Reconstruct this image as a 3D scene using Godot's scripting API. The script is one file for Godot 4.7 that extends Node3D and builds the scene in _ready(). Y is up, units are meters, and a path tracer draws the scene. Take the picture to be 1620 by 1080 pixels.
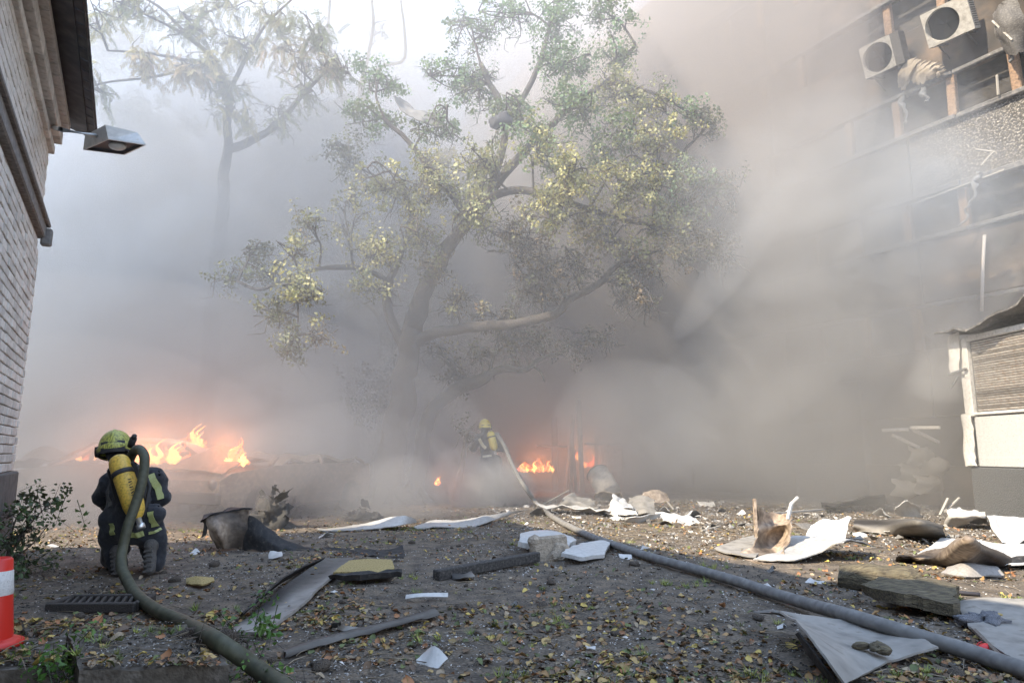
extends Node3D
# A burning courtyard: built in metres, y up, the camera looks along -z.

var rng := RandomNumberGenerator.new()
var noise := FastNoiseLite.new()
var mats := {}
var used := {}

func V(x: float, y: float, z: float) -> Vector3:
	return Vector3(x, y, z)

# ---------------------------------------------------------------- mesh builder
class MB:
	var v := PackedVector3Array()
	var c := PackedColorArray()
	var g := PackedInt32Array()
	var uv := PackedVector2Array()
	var col := Color.WHITE
	var sm := true

	func t(a: Vector3, b: Vector3, d: Vector3, ca := Color(-1, 0, 0), cb := Color(-1, 0, 0), cd := Color(-1, 0, 0)) -> void:
		v.append(a); v.append(b); v.append(d)
		c.append(col if ca.r < 0 else ca); c.append(col if cb.r < 0 else cb); c.append(col if cd.r < 0 else cd)
		g.append(0 if sm else -1)

	func q(a: Vector3, b: Vector3, d: Vector3, e: Vector3) -> void:
		t(a, b, d); t(a, d, e)

	func box(xf: Transform3D, s: Vector3, bev := 0.0) -> void:
		var was := sm
		sm = false
		var h := s / 2
		var b: float = minf(bev, minf(h.x, minf(h.y, h.z)) * 0.8)
		if b <= 0.0:
			var p := []
			for i in 8:
				p.append(xf * Vector3(h.x if i & 1 else -h.x, h.y if i & 2 else -h.y, h.z if i & 4 else -h.z))
			q(p[4], p[6], p[7], p[5]); q(p[1], p[3], p[2], p[0]); q(p[0], p[2], p[6], p[4])
			q(p[5], p[7], p[3], p[1]); q(p[2], p[3], p[7], p[6]); q(p[4], p[5], p[1], p[0])
		else:
			# one inset quad per face, bevel strips between, corner triangles
			var f := {}
			for ax in 3:
				for sg in [-1, 1]:
					for u in [-1, 1]:
						for w in [-1, 1]:
							var e := Vector3.ZERO
							e[ax] = sg * h[ax]
							e[(ax + 1) % 3] = u * (h[(ax + 1) % 3] - b)
							e[(ax + 2) % 3] = w * (h[(ax + 2) % 3] - b)
							f[[ax, sg, u, w]] = xf * e
			for ax in 3:
				q(f[[ax, 1, -1, -1]], f[[ax, 1, -1, 1]], f[[ax, 1, 1, 1]], f[[ax, 1, 1, -1]])
				q(f[[ax, -1, -1, -1]], f[[ax, -1, 1, -1]], f[[ax, -1, 1, 1]], f[[ax, -1, -1, 1]])
				var bx: int = (ax + 1) % 3
				for s1 in [-1, 1]:
					for s2 in [-1, 1]:
						var p1: Vector3 = f[[ax, s1, s2, -1]]
						var p2: Vector3 = f[[ax, s1, s2, 1]]
						var p3: Vector3 = f[[bx, s2, 1, s1]]
						var p4: Vector3 = f[[bx, s2, -1, s1]]
						if s1 * s2 > 0: q(p1, p4, p3, p2)
						else: q(p1, p2, p3, p4)
			for x in [-1, 1]:
				for y in [-1, 1]:
					for z in [-1, 1]:
						var a: Vector3 = f[[0, x, y, z]]
						var d: Vector3 = f[[1, y, z, x]]
						var e2: Vector3 = f[[2, z, x, y]]
						if x * y * z > 0: t(a, e2, d)
						else: t(a, d, e2)
		sm = was

	func bar(a: Vector3, b: Vector3, w: float, h: float, bev := 0.0) -> void:
		var z := (b - a).normalized()
		var up := Vector3.UP if absf(z.y) < 0.95 else Vector3.RIGHT
		var x := up.cross(z).normalized()
		box(Transform3D(Basis(x, z.cross(x), z), (a + b) / 2), Vector3(w, h, a.distance_to(b)), bev)

	func tube(p: PackedVector3Array, r: PackedFloat32Array, n := 8, cap := true, wob := 0.0) -> void:
		var x := Vector3.ZERO
		var last := PackedVector3Array()
		for i in p.size():
			var d := (p[mini(i + 1, p.size() - 1)] - p[maxi(i - 1, 0)]).normalized()
			if x == Vector3.ZERO:
				x = d.cross(Vector3.UP if absf(d.y) < 0.9 else Vector3.RIGHT).normalized()
			x = (x - d * x.dot(d)).normalized()
			var y := d.cross(x)
			var ring := PackedVector3Array()
			var rr: float = r[mini(i, r.size() - 1)]
			for k in n:
				var an := TAU * k / n
				var w := 1.0 + wob * sin(k * 2.4 + i * 1.7) * cos(i * 0.9 + k)
				ring.append(p[i] + (x * cos(an) + y * sin(an)) * rr * w)
			if i > 0:
				for k in n:
					var k2 := (k + 1) % n
					q(last[k], last[k2], ring[k2], ring[k])
			elif cap:
				for k in n: t(p[0], ring[(k + 1) % n], ring[k])
			last = ring
		if cap:
			var e: Vector3 = p[p.size() - 1]
			for k in n: t(e, last[k], last[(k + 1) % n])

	# profile points: x = along a->b in metres, y = radius
	func lathe(a: Vector3, b: Vector3, prof: Array, n := 20) -> void:
		var p := PackedVector3Array()
		var r := PackedFloat32Array()
		var d := (b - a).normalized()
		for e in prof:
			p.append(a + d * e.x)
			r.append(e.y)
		var x := d.cross(Vector3.UP if absf(d.y) < 0.9 else Vector3.RIGHT).normalized()
		var y := d.cross(x)
		for i in p.size() - 1:
			for k in n:
				var a1 := TAU * k / n
				var a2 := TAU * (k + 1) / n
				var e1 := x * cos(a1) + y * sin(a1)
				var e2 := x * cos(a2) + y * sin(a2)
				q(p[i] + e1 * r[i], p[i] + e2 * r[i], p[i + 1] + e2 * r[i + 1], p[i + 1] + e1 * r[i + 1])

	static func cr(a, b, d, e, t: float):
		return (b * 2.0 + (d - a) * t + (a * 2.0 - b * 5.0 + d * 4.0 - e) * t * t + (b * 3.0 - a - d * 3.0 + e) * t * t * t) * 0.5

	static func spline(row: Array, sub: int) -> Array:
		var o := []
		for i in row.size() - 1:
			for k in sub:
				o.append(cr(row[maxi(i - 1, 0)], row[i], row[i + 1], row[mini(i + 2, row.size() - 1)], float(k) / sub))
		o.append(row[row.size() - 1])
		return o

	# a sheet through rows of control points, subdivided, crumpled and given thickness
	func sheet(rows: Array, th: float, sub: int, crumple := 0.0, nz: FastNoiseLite = null, colors := [], ragged := 0.0) -> void:
		var fine := []
		for r in rows: fine.append(spline(r, sub))
		var w: int = fine[0].size()
		var cols := []
		for j in w:
			var column := []
			for r in fine: column.append(r[j])
			cols.append(spline(column, sub))
		var h: int = cols[0].size()
		var cc := []
		if colors.size():
			var cf := []
			for r in colors: cf.append(spline(r, sub))
			for j in w:
				var column := []
				for r in cf: column.append(r[j])
				cc.append(spline(column, sub))
		var top := []
		var low := []
		for j in w:
			var a := []
			var b := []
			for i in h:
				var p: Vector3 = cols[j][i]
				var du: Vector3 = cols[mini(j + 1, w - 1)][i] - cols[maxi(j - 1, 0)][i]
				var dv: Vector3 = cols[j][mini(i + 1, h - 1)] - cols[j][maxi(i - 1, 0)]
				var nn := dv.cross(du).normalized()
				if nn == Vector3.ZERO: nn = Vector3.UP
				if nz:
					p += nn * crumple * nz.get_noise_3dv(p * 60.0) + nn * crumple * 0.35 * nz.get_noise_3dv(p * 240.0)
					if ragged > 0 and (i == 0 or j == 0 or i == h - 1 or j == w - 1):
						p += (du.normalized() * nz.get_noise_3dv(p * 300.0) + dv.normalized() * nz.get_noise_3dv(p * 300.0 + Vector3(90, 0, 0))) * ragged
				a.append(p)
				b.append(p - nn * th)
			top.append(a); low.append(b)
		for j in w - 1:
			for i in h - 1:
				var c1 := col; var c2 := col; var c3 := col; var c4 := col
				if cc.size():
					c1 = cc[j][i]; c2 = cc[j][i + 1]; c3 = cc[j + 1][i + 1]; c4 = cc[j + 1][i]
				t(top[j][i], top[j][i + 1], top[j + 1][i + 1], c1, c2, c3); t(top[j][i], top[j + 1][i + 1], top[j + 1][i], c1, c3, c4)
				t(low[j][i], low[j + 1][i + 1], low[j][i + 1], c1, c3, c2); t(low[j][i], low[j + 1][i], low[j + 1][i + 1], c1, c4, c3)
		var was := sm
		sm = false
		for j in w - 1:
			if cc.size(): col = cc[j][0]
			q(top[j][0], top[j + 1][0], low[j + 1][0], low[j][0])
			if cc.size(): col = cc[j][h - 1]
			q(top[j + 1][h - 1], top[j][h - 1], low[j][h - 1], low[j + 1][h - 1])
		for i in h - 1:
			if cc.size(): col = cc[0][i]
			q(top[0][i + 1], top[0][i], low[0][i], low[0][i + 1])
			if cc.size(): col = cc[w - 1][i]
			q(top[w - 1][i], top[w - 1][i + 1], low[w - 1][i + 1], low[w - 1][i])
		sm = was

	# lumpy closed body
	func blob(o: Vector3, r: Vector3, amp: float, nz: FastNoiseLite, freq := 100.0, n := 12) -> void:
		var rows := []
		for i in n + 1:
			var row := PackedVector3Array()
			var th := PI * i / n
			for k in n * 2:
				var ph := TAU * k / (n * 2)
				var d := Vector3(sin(th) * cos(ph), cos(th), sin(th) * sin(ph))
				var m := 1.0 + amp * nz.get_noise_3dv((d * r + o) * freq) + amp * 0.5 * nz.get_noise_3dv((d * r + o) * freq * 2.7)
				row.append(o + d * r * m)
			rows.append(row)
		for i in n:
			for k in n * 2:
				var k2 := (k + 1) % (n * 2)
				if i > 0: t(rows[i][k], rows[i][k2], rows[i + 1][k2])
				if i < n - 1: t(rows[i][k], rows[i + 1][k2], rows[i + 1][k])
				if i == n - 1 : pass

	func mesh() -> ArrayMesh:
		var st := SurfaceTool.new()
		st.begin(Mesh.PRIMITIVE_TRIANGLES)
		var has := uv.size() == v.size()
		for i in v.size():
			if i % 3 == 0: st.set_smooth_group(g[i / 3])
			st.set_color(c[i])
			if has: st.set_uv(uv[i])
			st.add_vertex(v[i])
		st.generate_normals()
		return st.commit()

# ---------------------------------------------------------------- distance field on a grid, meshed by surface nets
class Field:
	var o: Vector3
	var s: float
	var nx: int
	var ny: int
	var nz: int
	var f := PackedFloat32Array()

	func _init(lo: Vector3, hi: Vector3, cell: float) -> void:
		o = lo; s = cell
		nx = int((hi.x - lo.x) / s) + 2; ny = int((hi.y - lo.y) / s) + 2; nz = int((hi.z - lo.z) / s) + 2
		f.resize(nx * ny * nz)
		f.fill(0.3)

	func cap(a: Vector3, b: Vector3, ra: float, rb: float, k := 0.03) -> void:
		var m := maxf(ra, rb) + 0.08
		var lo := ((a.min(b) - Vector3(m, m, m) - o) / s).floor()
		var hi := ((a.max(b) + Vector3(m, m, m) - o) / s).ceil()
		var ab := b - a
		var l2: float = maxf(ab.length_squared(), 1e-8)
		for z in range(maxi(0, int(lo.z)), mini(nz, int(hi.z))):
			for y in range(maxi(0, int(lo.y)), mini(ny, int(hi.y))):
				var at := (z * ny + y) * nx
				for x in range(maxi(0, int(lo.x)), mini(nx, int(hi.x))):
					var p := o + Vector3(x, y, z) * s - a
					var t := clampf(p.dot(ab) / l2, 0, 1)
					var d := (p - ab * t).length() - lerpf(ra, rb, t)
					var e := f[at + x]
					var h := maxf(k - absf(d - e), 0.0) / k
					f[at + x] = minf(d, e) - h * h * k * 0.25

	func rough(nzs: FastNoiseLite, amp: float, freq: float) -> void:
		for z in nz:
			for y in ny:
				for x in nx:
					var i := (z * ny + y) * nx + x
					if absf(f[i]) < 0.08:
						f[i] += amp * nzs.get_noise_3dv((o + Vector3(x, y, z) * s) * freq)

	func at(p: Vector3) -> float:
		var q := (p - o) / s
		var i := Vector3i(q.floor())
		if i.x < 0 or i.y < 0 or i.z < 0 or i.x >= nx - 1 or i.y >= ny - 1 or i.z >= nz - 1: return 0.3
		return f[(i.z * ny + i.y) * nx + i.x]

	# the first point of the surface met from p along d
	func hit(p: Vector3, d: Vector3) -> Vector3:
		for i in 400:
			if at(p) < 0.0: return p
			p += d * 0.004
		return p

	func mesh(b: MB) -> void:
		var id := {}
		var step := [1, nx, nx * ny]
		var pos := PackedVector3Array()
		for z in nz - 1:
			for y in ny - 1:
				for x in nx - 1:
					var i := (z * ny + y) * nx + x
					if absf(f[i]) > 2.0 * s: continue
					var sum := Vector3.ZERO
					var n := 0
					for ax in 3:
						for u in 2:
							for w in 2:
								var b1: int = (ax + 1) % 3
								var b2: int = (ax + 2) % 3
								var j: int = i + u * step[b1] + w * step[b2]
								var d1 := f[j]
								var d2: float = f[j + step[ax]]
								if (d1 < 0) != (d2 < 0):
									var e := Vector3.ZERO
									e[ax] = d1 / (d1 - d2); e[b1] = u; e[b2] = w
									sum += e; n += 1
					if n:
						id[i] = pos.size()
						pos.append(o + (Vector3(x, y, z) + sum / n) * s)
		for i in id:
			for ax in 3:
				var j: int = i + step[ax]
				if j >= f.size() or (f[i] < 0) == (f[j] < 0): continue
				var s1: int = step[(ax + 1) % 3]
				var s2: int = step[(ax + 2) % 3]
				if id.has(i - s1) and id.has(i - s2) and id.has(i - s1 - s2):
					var a: Vector3 = pos[id[i]]; var c1: Vector3 = pos[id[i - s1]]; var d: Vector3 = pos[id[i - s1 - s2]]; var e: Vector3 = pos[id[i - s2]]
					if f[i] < 0: b.q(a, e, d, c1)
					else: b.q(a, c1, d, e)

# ---------------------------------------------------------------- naming
func numbered(n: String) -> String:
	used[n] = used.get(n, -1) + 1
	return n if used[n] == 0 else "%s_%03d" % [n, used[n]]

func tag(o: Node, label: String, category := "", group := "", kind := "") -> Node:
	if label: o.set_meta("label", label)
	if category: o.set_meta("category", category)
	if group: o.set_meta("group", group)
	if kind: o.set_meta("kind", kind)
	return o

func thing(called: String, label: String, category: String, at := Vector3.ZERO, group := "") -> Node3D:
	var o := Node3D.new()
	o.name = numbered(called)
	o.position = at
	add_child(o, true)
	tag(o, label, category, group)
	return o

# a mesh whose points are in world axes, as a child of `parent` (which is not turned)
func part(called: String, b, m: Material, parent: Node3D = null) -> MeshInstance3D:
	var o := MeshInstance3D.new()
	o.mesh = b.mesh() if b is MB else b
	o.material_override = m
	if parent == null:
		o.name = numbered(called)
		add_child(o, true)
	else:
		o.name = called
		parent.add_child(o, true)
		if parent.get_parent() == self and parent.rotation == Vector3.ZERO: o.position = -parent.position
	return o

# ---------------------------------------------------------------- materials
func lin(r: float, g: float, b: float) -> Color:
	return Color(r, g, b).linear_to_srgb()

func ntex(freq: float, sd: int, ramp: Array = [], size := 512, oct := 5, normal := false, kind := FastNoiseLite.TYPE_SIMPLEX_SMOOTH) -> NoiseTexture2D:
	var key := "t%s_%d_%s_%d_%s_%d" % [freq, sd, ramp, size, normal, kind]
	if mats.has(key): return mats[key]
	var t := NoiseTexture2D.new()
	var n := FastNoiseLite.new()
	n.noise_type = kind
	n.seed = sd; n.frequency = freq; n.fractal_octaves = oct
	t.noise = n; t.width = size; t.height = size; t.seamless = true
	if ramp.size():
		var g := Gradient.new()
		var offs := PackedFloat32Array()
		var cs := PackedColorArray()
		for e in ramp:
			offs.append(e[0])
			cs.append(e[1])
		g.offsets = offs; g.colors = cs
		t.color_ramp = g
	if normal: t.as_normal_map = true
	mats[key] = t
	return t

# a surface with patches of two or more linear colours, relief and its own roughness; scale = repeats per metre
func rough_mat(called: String, ramp: Array, freq: float, scale: float, roughness := 0.9, relief := 0.3, metallic := 0.0, vc := false) -> StandardMaterial3D:
	if mats.has(called): return mats[called]
	var m := StandardMaterial3D.new()
	m.resource_name = called
	var rr := []
	for e in ramp: rr.append([e[0], lin(e[1], e[2], e[3])])
	m.albedo_texture = ntex(freq, called.hash() % 9000, rr)
	m.uv1_triplanar = true; m.uv1_world_triplanar = true
	m.uv1_scale = Vector3.ONE * scale
	m.roughness = roughness; m.metallic = metallic
	if relief > 0:
		m.heightmap_enabled = true
		m.heightmap_texture = ntex(0.05, 77)
		m.heightmap_scale = relief
	m.vertex_color_use_as_albedo = vc
	mats[called] = m
	return m

func flat_mat(called: String, c: Color, roughness := 0.8, vc := false, metallic := 0.0) -> StandardMaterial3D:
	if mats.has(called): return mats[called]
	var m := StandardMaterial3D.new()
	m.resource_name = called
	m.albedo_color = c
	m.roughness = roughness; m.metallic = metallic
	m.vertex_color_use_as_albedo = vc
	mats[called] = m
	return m

func rnd(a: float, b: float) -> float:
	return rng.randf_range(a, b)

func rdir() -> Vector3:
	return Vector3(rng.randfn(), rng.randfn(), rng.randfn()).normalized()

# ================================================================ scene
func _ready() -> void:
	rng.seed = 4711
	noise.seed = 31; noise.frequency = 0.02; noise.fractal_octaves = 3
	var cam := Camera3D.new()
	cam.name = "camera"
	add_child(cam)
	cam.position = V(0, 1.2, 0); cam.rotation_degrees.x = 9.2; cam.fov = 53.13; cam.near = 0.05; cam.far = 600
	cam.current = true
	var around := WorldEnvironment.new()
	around.name = "environment"
	var e := Environment.new()
	around.environment = e
	e.background_mode = Environment.BG_SKY
	var sky := ProceduralSkyMaterial.new()
	sky.sky_top_color = lin(0.3, 0.42, 0.64); sky.sky_horizon_color = lin(0.78, 0.81, 0.85); sky.sky_curve = 0.25
	sky.ground_bottom_color = lin(0.1, 0.09, 0.08); sky.ground_horizon_color = lin(0.35, 0.34, 0.32)
	e.sky = Sky.new()
	e.sky.sky_material = sky
	e.tonemap_mode = Environment.TONE_MAPPER_LINEAR
	e.tonemap_exposure = 4.2
	e.sdfgi_enabled = true; e.ssao_enabled = true; e.ssil_enabled = true
	e.volumetric_fog_enabled = true; e.volumetric_fog_density = 0.0
	add_child(around)
	var sun := DirectionalLight3D.new()
	sun.name = "sun"
	sun.light_energy = 0.96; sun.light_color = Color(1, 0.94, 0.84); sun.light_angular_distance = 0.5; sun.shadow_enabled = true
	add_child(sun)
	sun.look_at_from_position(V(-9, 8.8, 5.8), Vector3.ZERO)

	build_ground()
	build_left_building()
	build_facade()
	build_far_building()
	build_kiosk()
	build_trees()
	build_cars()
	build_portico()
	build_people()
	build_hoses()
	build_street_things()
	build_debris()
	build_litter()
	build_flames()
	build_smoke()

func build_ground() -> void:
	var m := StandardMaterial3D.new()
	m.resource_name = "gritty asphalt"
	m.albedo_texture = ntex(0.012, 3, [[0.0, lin(0.06, 0.048, 0.037)], [0.38, lin(0.122, 0.097, 0.073)], [0.6, lin(0.175, 0.14, 0.104)], [0.8, lin(0.21, 0.158, 0.108)], [1.0, lin(0.28, 0.235, 0.185)]], 1024, 7)
	m.uv1_triplanar = true; m.uv1_world_triplanar = true; m.uv1_scale = Vector3.ONE * 0.33
	m.detail_enabled = true; m.detail_blend_mode = BaseMaterial3D.BLEND_MODE_MUL
	m.detail_albedo = ntex(0.22, 9, [[0.0, Color(0.55, 0.55, 0.55)], [0.55, Color(0.85, 0.85, 0.85)], [0.8, Color(1, 1, 1)], [1.0, Color(1, 1, 1)]], 512, 3)
	m.uv2_triplanar = true; m.uv2_world_triplanar = true; m.uv2_scale = Vector3.ONE * 1.3
	m.roughness = 0.93
	m.heightmap_enabled = true; m.heightmap_texture = ntex(0.15, 21); m.heightmap_scale = 1.1
	var b := MB.new()
	# a fine patch in front of the camera within one sheet that goes on to the horizon
	var xs := [-400.0, -60.0, -20.0]
	for i in 81: xs.append(-9.0 + i * 0.225)
	xs.append_array([20.0, 60.0, 400.0])
	var zs := [400.0, 30.0, 2.0]
	for i in 91: zs.append(-2.0 - i * 0.22)
	zs.append_array([-30.0, -60.0, -400.0])
	var rows := []
	for z in zs:
		var row := []
		for x in xs:
			var near := 1.0 if absf(x) < 9.1 and z < -1.9 and z > -22.1 else 0.0
			row.append(V(x, near * (0.035 * noise.get_noise_2d(x * 45, z * 45) + 0.014 * noise.get_noise_2d(x * 190, z * 190)), z))
		rows.append(row)
	for j in rows.size() - 1:
		for i in xs.size() - 1:
			b.q(rows[j][i], rows[j + 1][i], rows[j + 1][i + 1], rows[j][i + 1])
	var o := part("ground", b, m)
	tag(o, "dark asphalt yard under grit, leaves and rubble", "ground", "", "structure")

func on_slab(x: float, z: float) -> bool:
	var k := (-z - 3.66) / 0.84
	return k > -0.05 and k < 1.03 and x > -2.15 - 0.53 * k and x < -1.47 - 0.58 * k

func ground_y(x: float, z: float) -> float:
	if on_slab(x, z): return 0.145
	if z > -4.7 and z < -3.75 and x > -3.6 and x < -2.4 - 0.5 * (-z - 3.8) / 0.9: return 0.11
	return 0.035 * noise.get_noise_2d(x * 45, z * 45) + 0.014 * noise.get_noise_2d(x * 190, z * 190)

# ---------------------------------------------------------------- the whitewashed brick building at the left
func build_left_building() -> void:
	var t := thing("brick_building", "whitewashed brick building with stepped cornice and dark sheet metal eave", "building", V(-5.9, 0, -8.2))
	t.rotation.y = atan2(-0.872, 0.49) + PI   # local -x runs along the wall towards the camera, z out of it
	var mortar := rough_mat("lime mortar", [[0.0, 0.26, 0.25, 0.235], [0.6, 0.38, 0.37, 0.35], [1.0, 0.46, 0.45, 0.43]], 0.03, 0.9, 0.95, 0.4)
	var wash: Array[Material] = []
	for i in 4:
		var k: float = [1.05, 1.15, 1.25, 0.95][i]
		wash.append(rough_mat("whitewashed brick %d" % i, [[0.0, 0.28 * k, 0.27 * k, 0.25 * k], [0.3, 0.46 * k, 0.45 * k, 0.425 * k], [0.7, 0.55 * k, 0.54 * k, 0.515 * k], [1.0, 0.33 * k, 0.31 * k, 0.285 * k]], 0.02, 0.7 + 0.1 * i, 0.9, 0.25))
	var grey := rough_mat("grey plinth render", [[0.0, 0.06, 0.058, 0.055], [0.5, 0.1, 0.1, 0.098], [1.0, 0.15, 0.145, 0.14]], 0.02, 0.6, 0.95, 0.6)
	var dark := rough_mat("sooty cornice", [[0.0, 0.1, 0.1, 0.1], [0.5, 0.17, 0.17, 0.17], [1.0, 0.27, 0.26, 0.25]], 0.03, 0.8, 0.9, 0.5)
	var I := Transform3D.IDENTITY
	var b := MB.new()
	b.box(I.translated(V(-8, 2.75, -3.02)), V(16, 5.5, 6))
	part("wall", b, mortar, t)
	b = MB.new()
	b.box(I.translated(V(-8, 0.49, -2.97)), V(16.06, 0.98, 6.06), 0.02)
	part("plinth", b, grey, t)
	# bricks: the largest in the picture one by one, the rest joined
	var variants: Array[ArrayMesh] = []
	for i in 3:
		b = MB.new()
		b.box(I, V(0.245 - 0.006 * i, 0.088 - 0.003 * (i % 2), 0.03 + 0.004 * i), 0.006)
		variants.append(b.mesh())
	b = MB.new()
	var made := 0
	for row in 41:
		var y := 1.03 + row * 0.1
		if y > 3.76 and y < 4.1: continue
		for k in 30:
			var s := 0.12 + k * 0.257 + (0.128 if row % 2 else 0.0)
			if k == 0 and row % 2: s += 0.0
			var at := V(-s, y, rnd(-0.006, 0.002) - 0.009)
			var turn := Basis(Vector3.UP, rnd(-0.012, 0.012))
			if k < 10 and made < 296 and y < 3.8:
				made += 1
				var o := part("brick", variants[rng.randi() % 3], wash[rng.randi() % 4], t)
				o.transform = Transform3D(turn, at)
			else:
				b.box(Transform3D(turn, at), V(0.243, 0.087, 0.03), 0.006)
	tag(part("brick_courses", b, wash[1], t), "", "", "", "stuff")
	# half bricks close the staggered courses at the corner, and the narrow end of the wall
	for row in 26:
		if row % 2 == 0: continue
		var o := part("brick", variants[2], wash[row % 4], t)
		o.transform = Transform3D(Basis.from_scale(V(0.4, 1, 1)), V(-0.055, 1.03 + row * 0.1, -0.005))
	b = MB.new()
	b.box(I.translated(V(-8, 3.92, 0.01)), V(16.12, 0.16, 0.1), 0.015)
	b.box(I.translated(V(-8, 4.02, 0.025)), V(16.14, 0.05, 0.15), 0.012)
	part("string_course", b, dark, t)
	b = MB.new()
	b.box(I.translated(V(0.025, 3.86, 0.07)), V(0.11, 0.22, 0.12), 0.02)
	part("cornice_end", b, dark, t)
	for i in 3:
		for k in 22:
			b = MB.new()
			b.box(I.translated(V(-0.12 - k * 0.257, 5.0 + i * 0.17, 0.02 + 0.035 * i)), V(0.247, 0.1 + 0.05 * (i % 2), 0.07 + 0.07 * i), 0.008)
			part("cornice_brick", b, wash[(k * 7 + i * 3) % 4] if i < 2 else wash[3], t)
		b = MB.new()
		b.box(I.translated(V(-8, 5.06 + i * 0.17, 0.0)), V(15.98, 0.17, 0.06 + 0.06 * i))
		part("cornice_band", b, dark, t)
	var tin := rough_mat("dark roof sheet", [[0.0, 0.035, 0.037, 0.04], [0.5, 0.07, 0.073, 0.08], [1.0, 0.13, 0.13, 0.135]], 0.02, 0.5, 0.65, 0.2, 0.2)
	var roof := MB.new()
	roof.box(Transform3D(Basis(Vector3.RIGHT, 0.32), V(-8, 6.42, -2.7)), V(16.5, 0.05, 6.5))
	var ro := part("roof", roof, tin, t)
	for k in 34:
		b = MB.new()
		b.box(Transform3D(Basis(Vector3.RIGHT, 0.32), V(0.18 - k * 0.24, 5.46, 0.2)), V(0.225, 0.018, 0.62), 0.004)
		part("eave_board", b, tin, ro)
	b = MB.new()
	b.box(Transform3D(Basis(Vector3.RIGHT, -0.25), V(-8, 5.36, 0.47)), V(16.55, 0.13, 0.012))
	part("drip_edge", b, tin, ro)
	b = MB.new()
	b.box(I.translated(V(0.03, 4.55, -0.1)), V(0.04, 0.95, 0.18), 0.01)
	part("corner_strip", b, wash[2], t)

	# the lamp on its arm
	var l := thing("wall_lamp", "grey boxy street lamp on an arm below the eave of the brick building", "lamp", V(-4.6, 4.55, -7.45))
	var shell := rough_mat("lamp enamel", [[0.0, 0.38, 0.39, 0.38], [0.55, 0.5, 0.51, 0.5], [0.8, 0.58, 0.58, 0.56], [1.0, 0.3, 0.24, 0.17]], 0.015, 1.5, 0.55, 0.1)
	b = MB.new()
	var lo := [V(-5.04,4.7,-7.55), V(-4.58,4.7,-7.27), V(-4.23,4.7,-7.42), V(-4.63,4.7,-7.69)]
	var up := [V(-5.01,4.86,-7.51), V(-4.61,4.86,-7.24), V(-4.35,4.86,-7.43), V(-4.71,4.86,-7.67)]
	b.sm = false
	for i in 4:
		var j := (i + 1) % 4
		b.q(lo[i], up[i], up[j], lo[j])
	b.q(up[0], up[3], up[2], up[1])
	var mid: Vector3 = (lo[0] + lo[2]) / 2
	for i in 4:
		var j := (i + 1) % 4
		b.q(lo[i], lo[j], lo[j].lerp(mid, 0.09), lo[i].lerp(mid, 0.09))
	part("housing", b, shell, l)
	b = MB.new()
	b.sm = false
	var rec := []
	for i in 4: rec.append((lo[i] as Vector3).lerp(mid, 0.09) + V(0, 0.035, 0))
	b.q(rec[0], rec[1], rec[2], rec[3])
	for i in 4:
		var j := (i + 1) % 4
		b.q((lo[i] as Vector3).lerp(mid, 0.09), (lo[j] as Vector3).lerp(mid, 0.09), rec[j], rec[i])
	part("reflector", b, flat_mat("lamp tray", lin(0.1, 0.1, 0.11), 0.6), l)
	b = MB.new()
	b.blob(mid + V(0.06, 0.0, 0.04), V(0.1, 0.05, 0.07), 0.0, noise, 1, 8)
	part("lamp_glass", b, flat_mat("frosted lens", lin(0.55, 0.56, 0.55), 0.3), l)
	b = MB.new()
	b.tube(PackedVector3Array([V(-5.9,5.31,-8.2), V(-4.64,4.47,-6.57), (lo[0] + up[1]) / 2.0 + V(0.03, 0.02, 0)]), PackedFloat32Array([0.026]), 10)
	part("arm", b, shell, l)
	b = MB.new()
	b.bar((lo[1] as Vector3).lerp(up[1], 0.04), (lo[2] as Vector3).lerp(up[2], 0.04), 0.012, 0.02)
	part("rim", b, shell, l)

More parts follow.
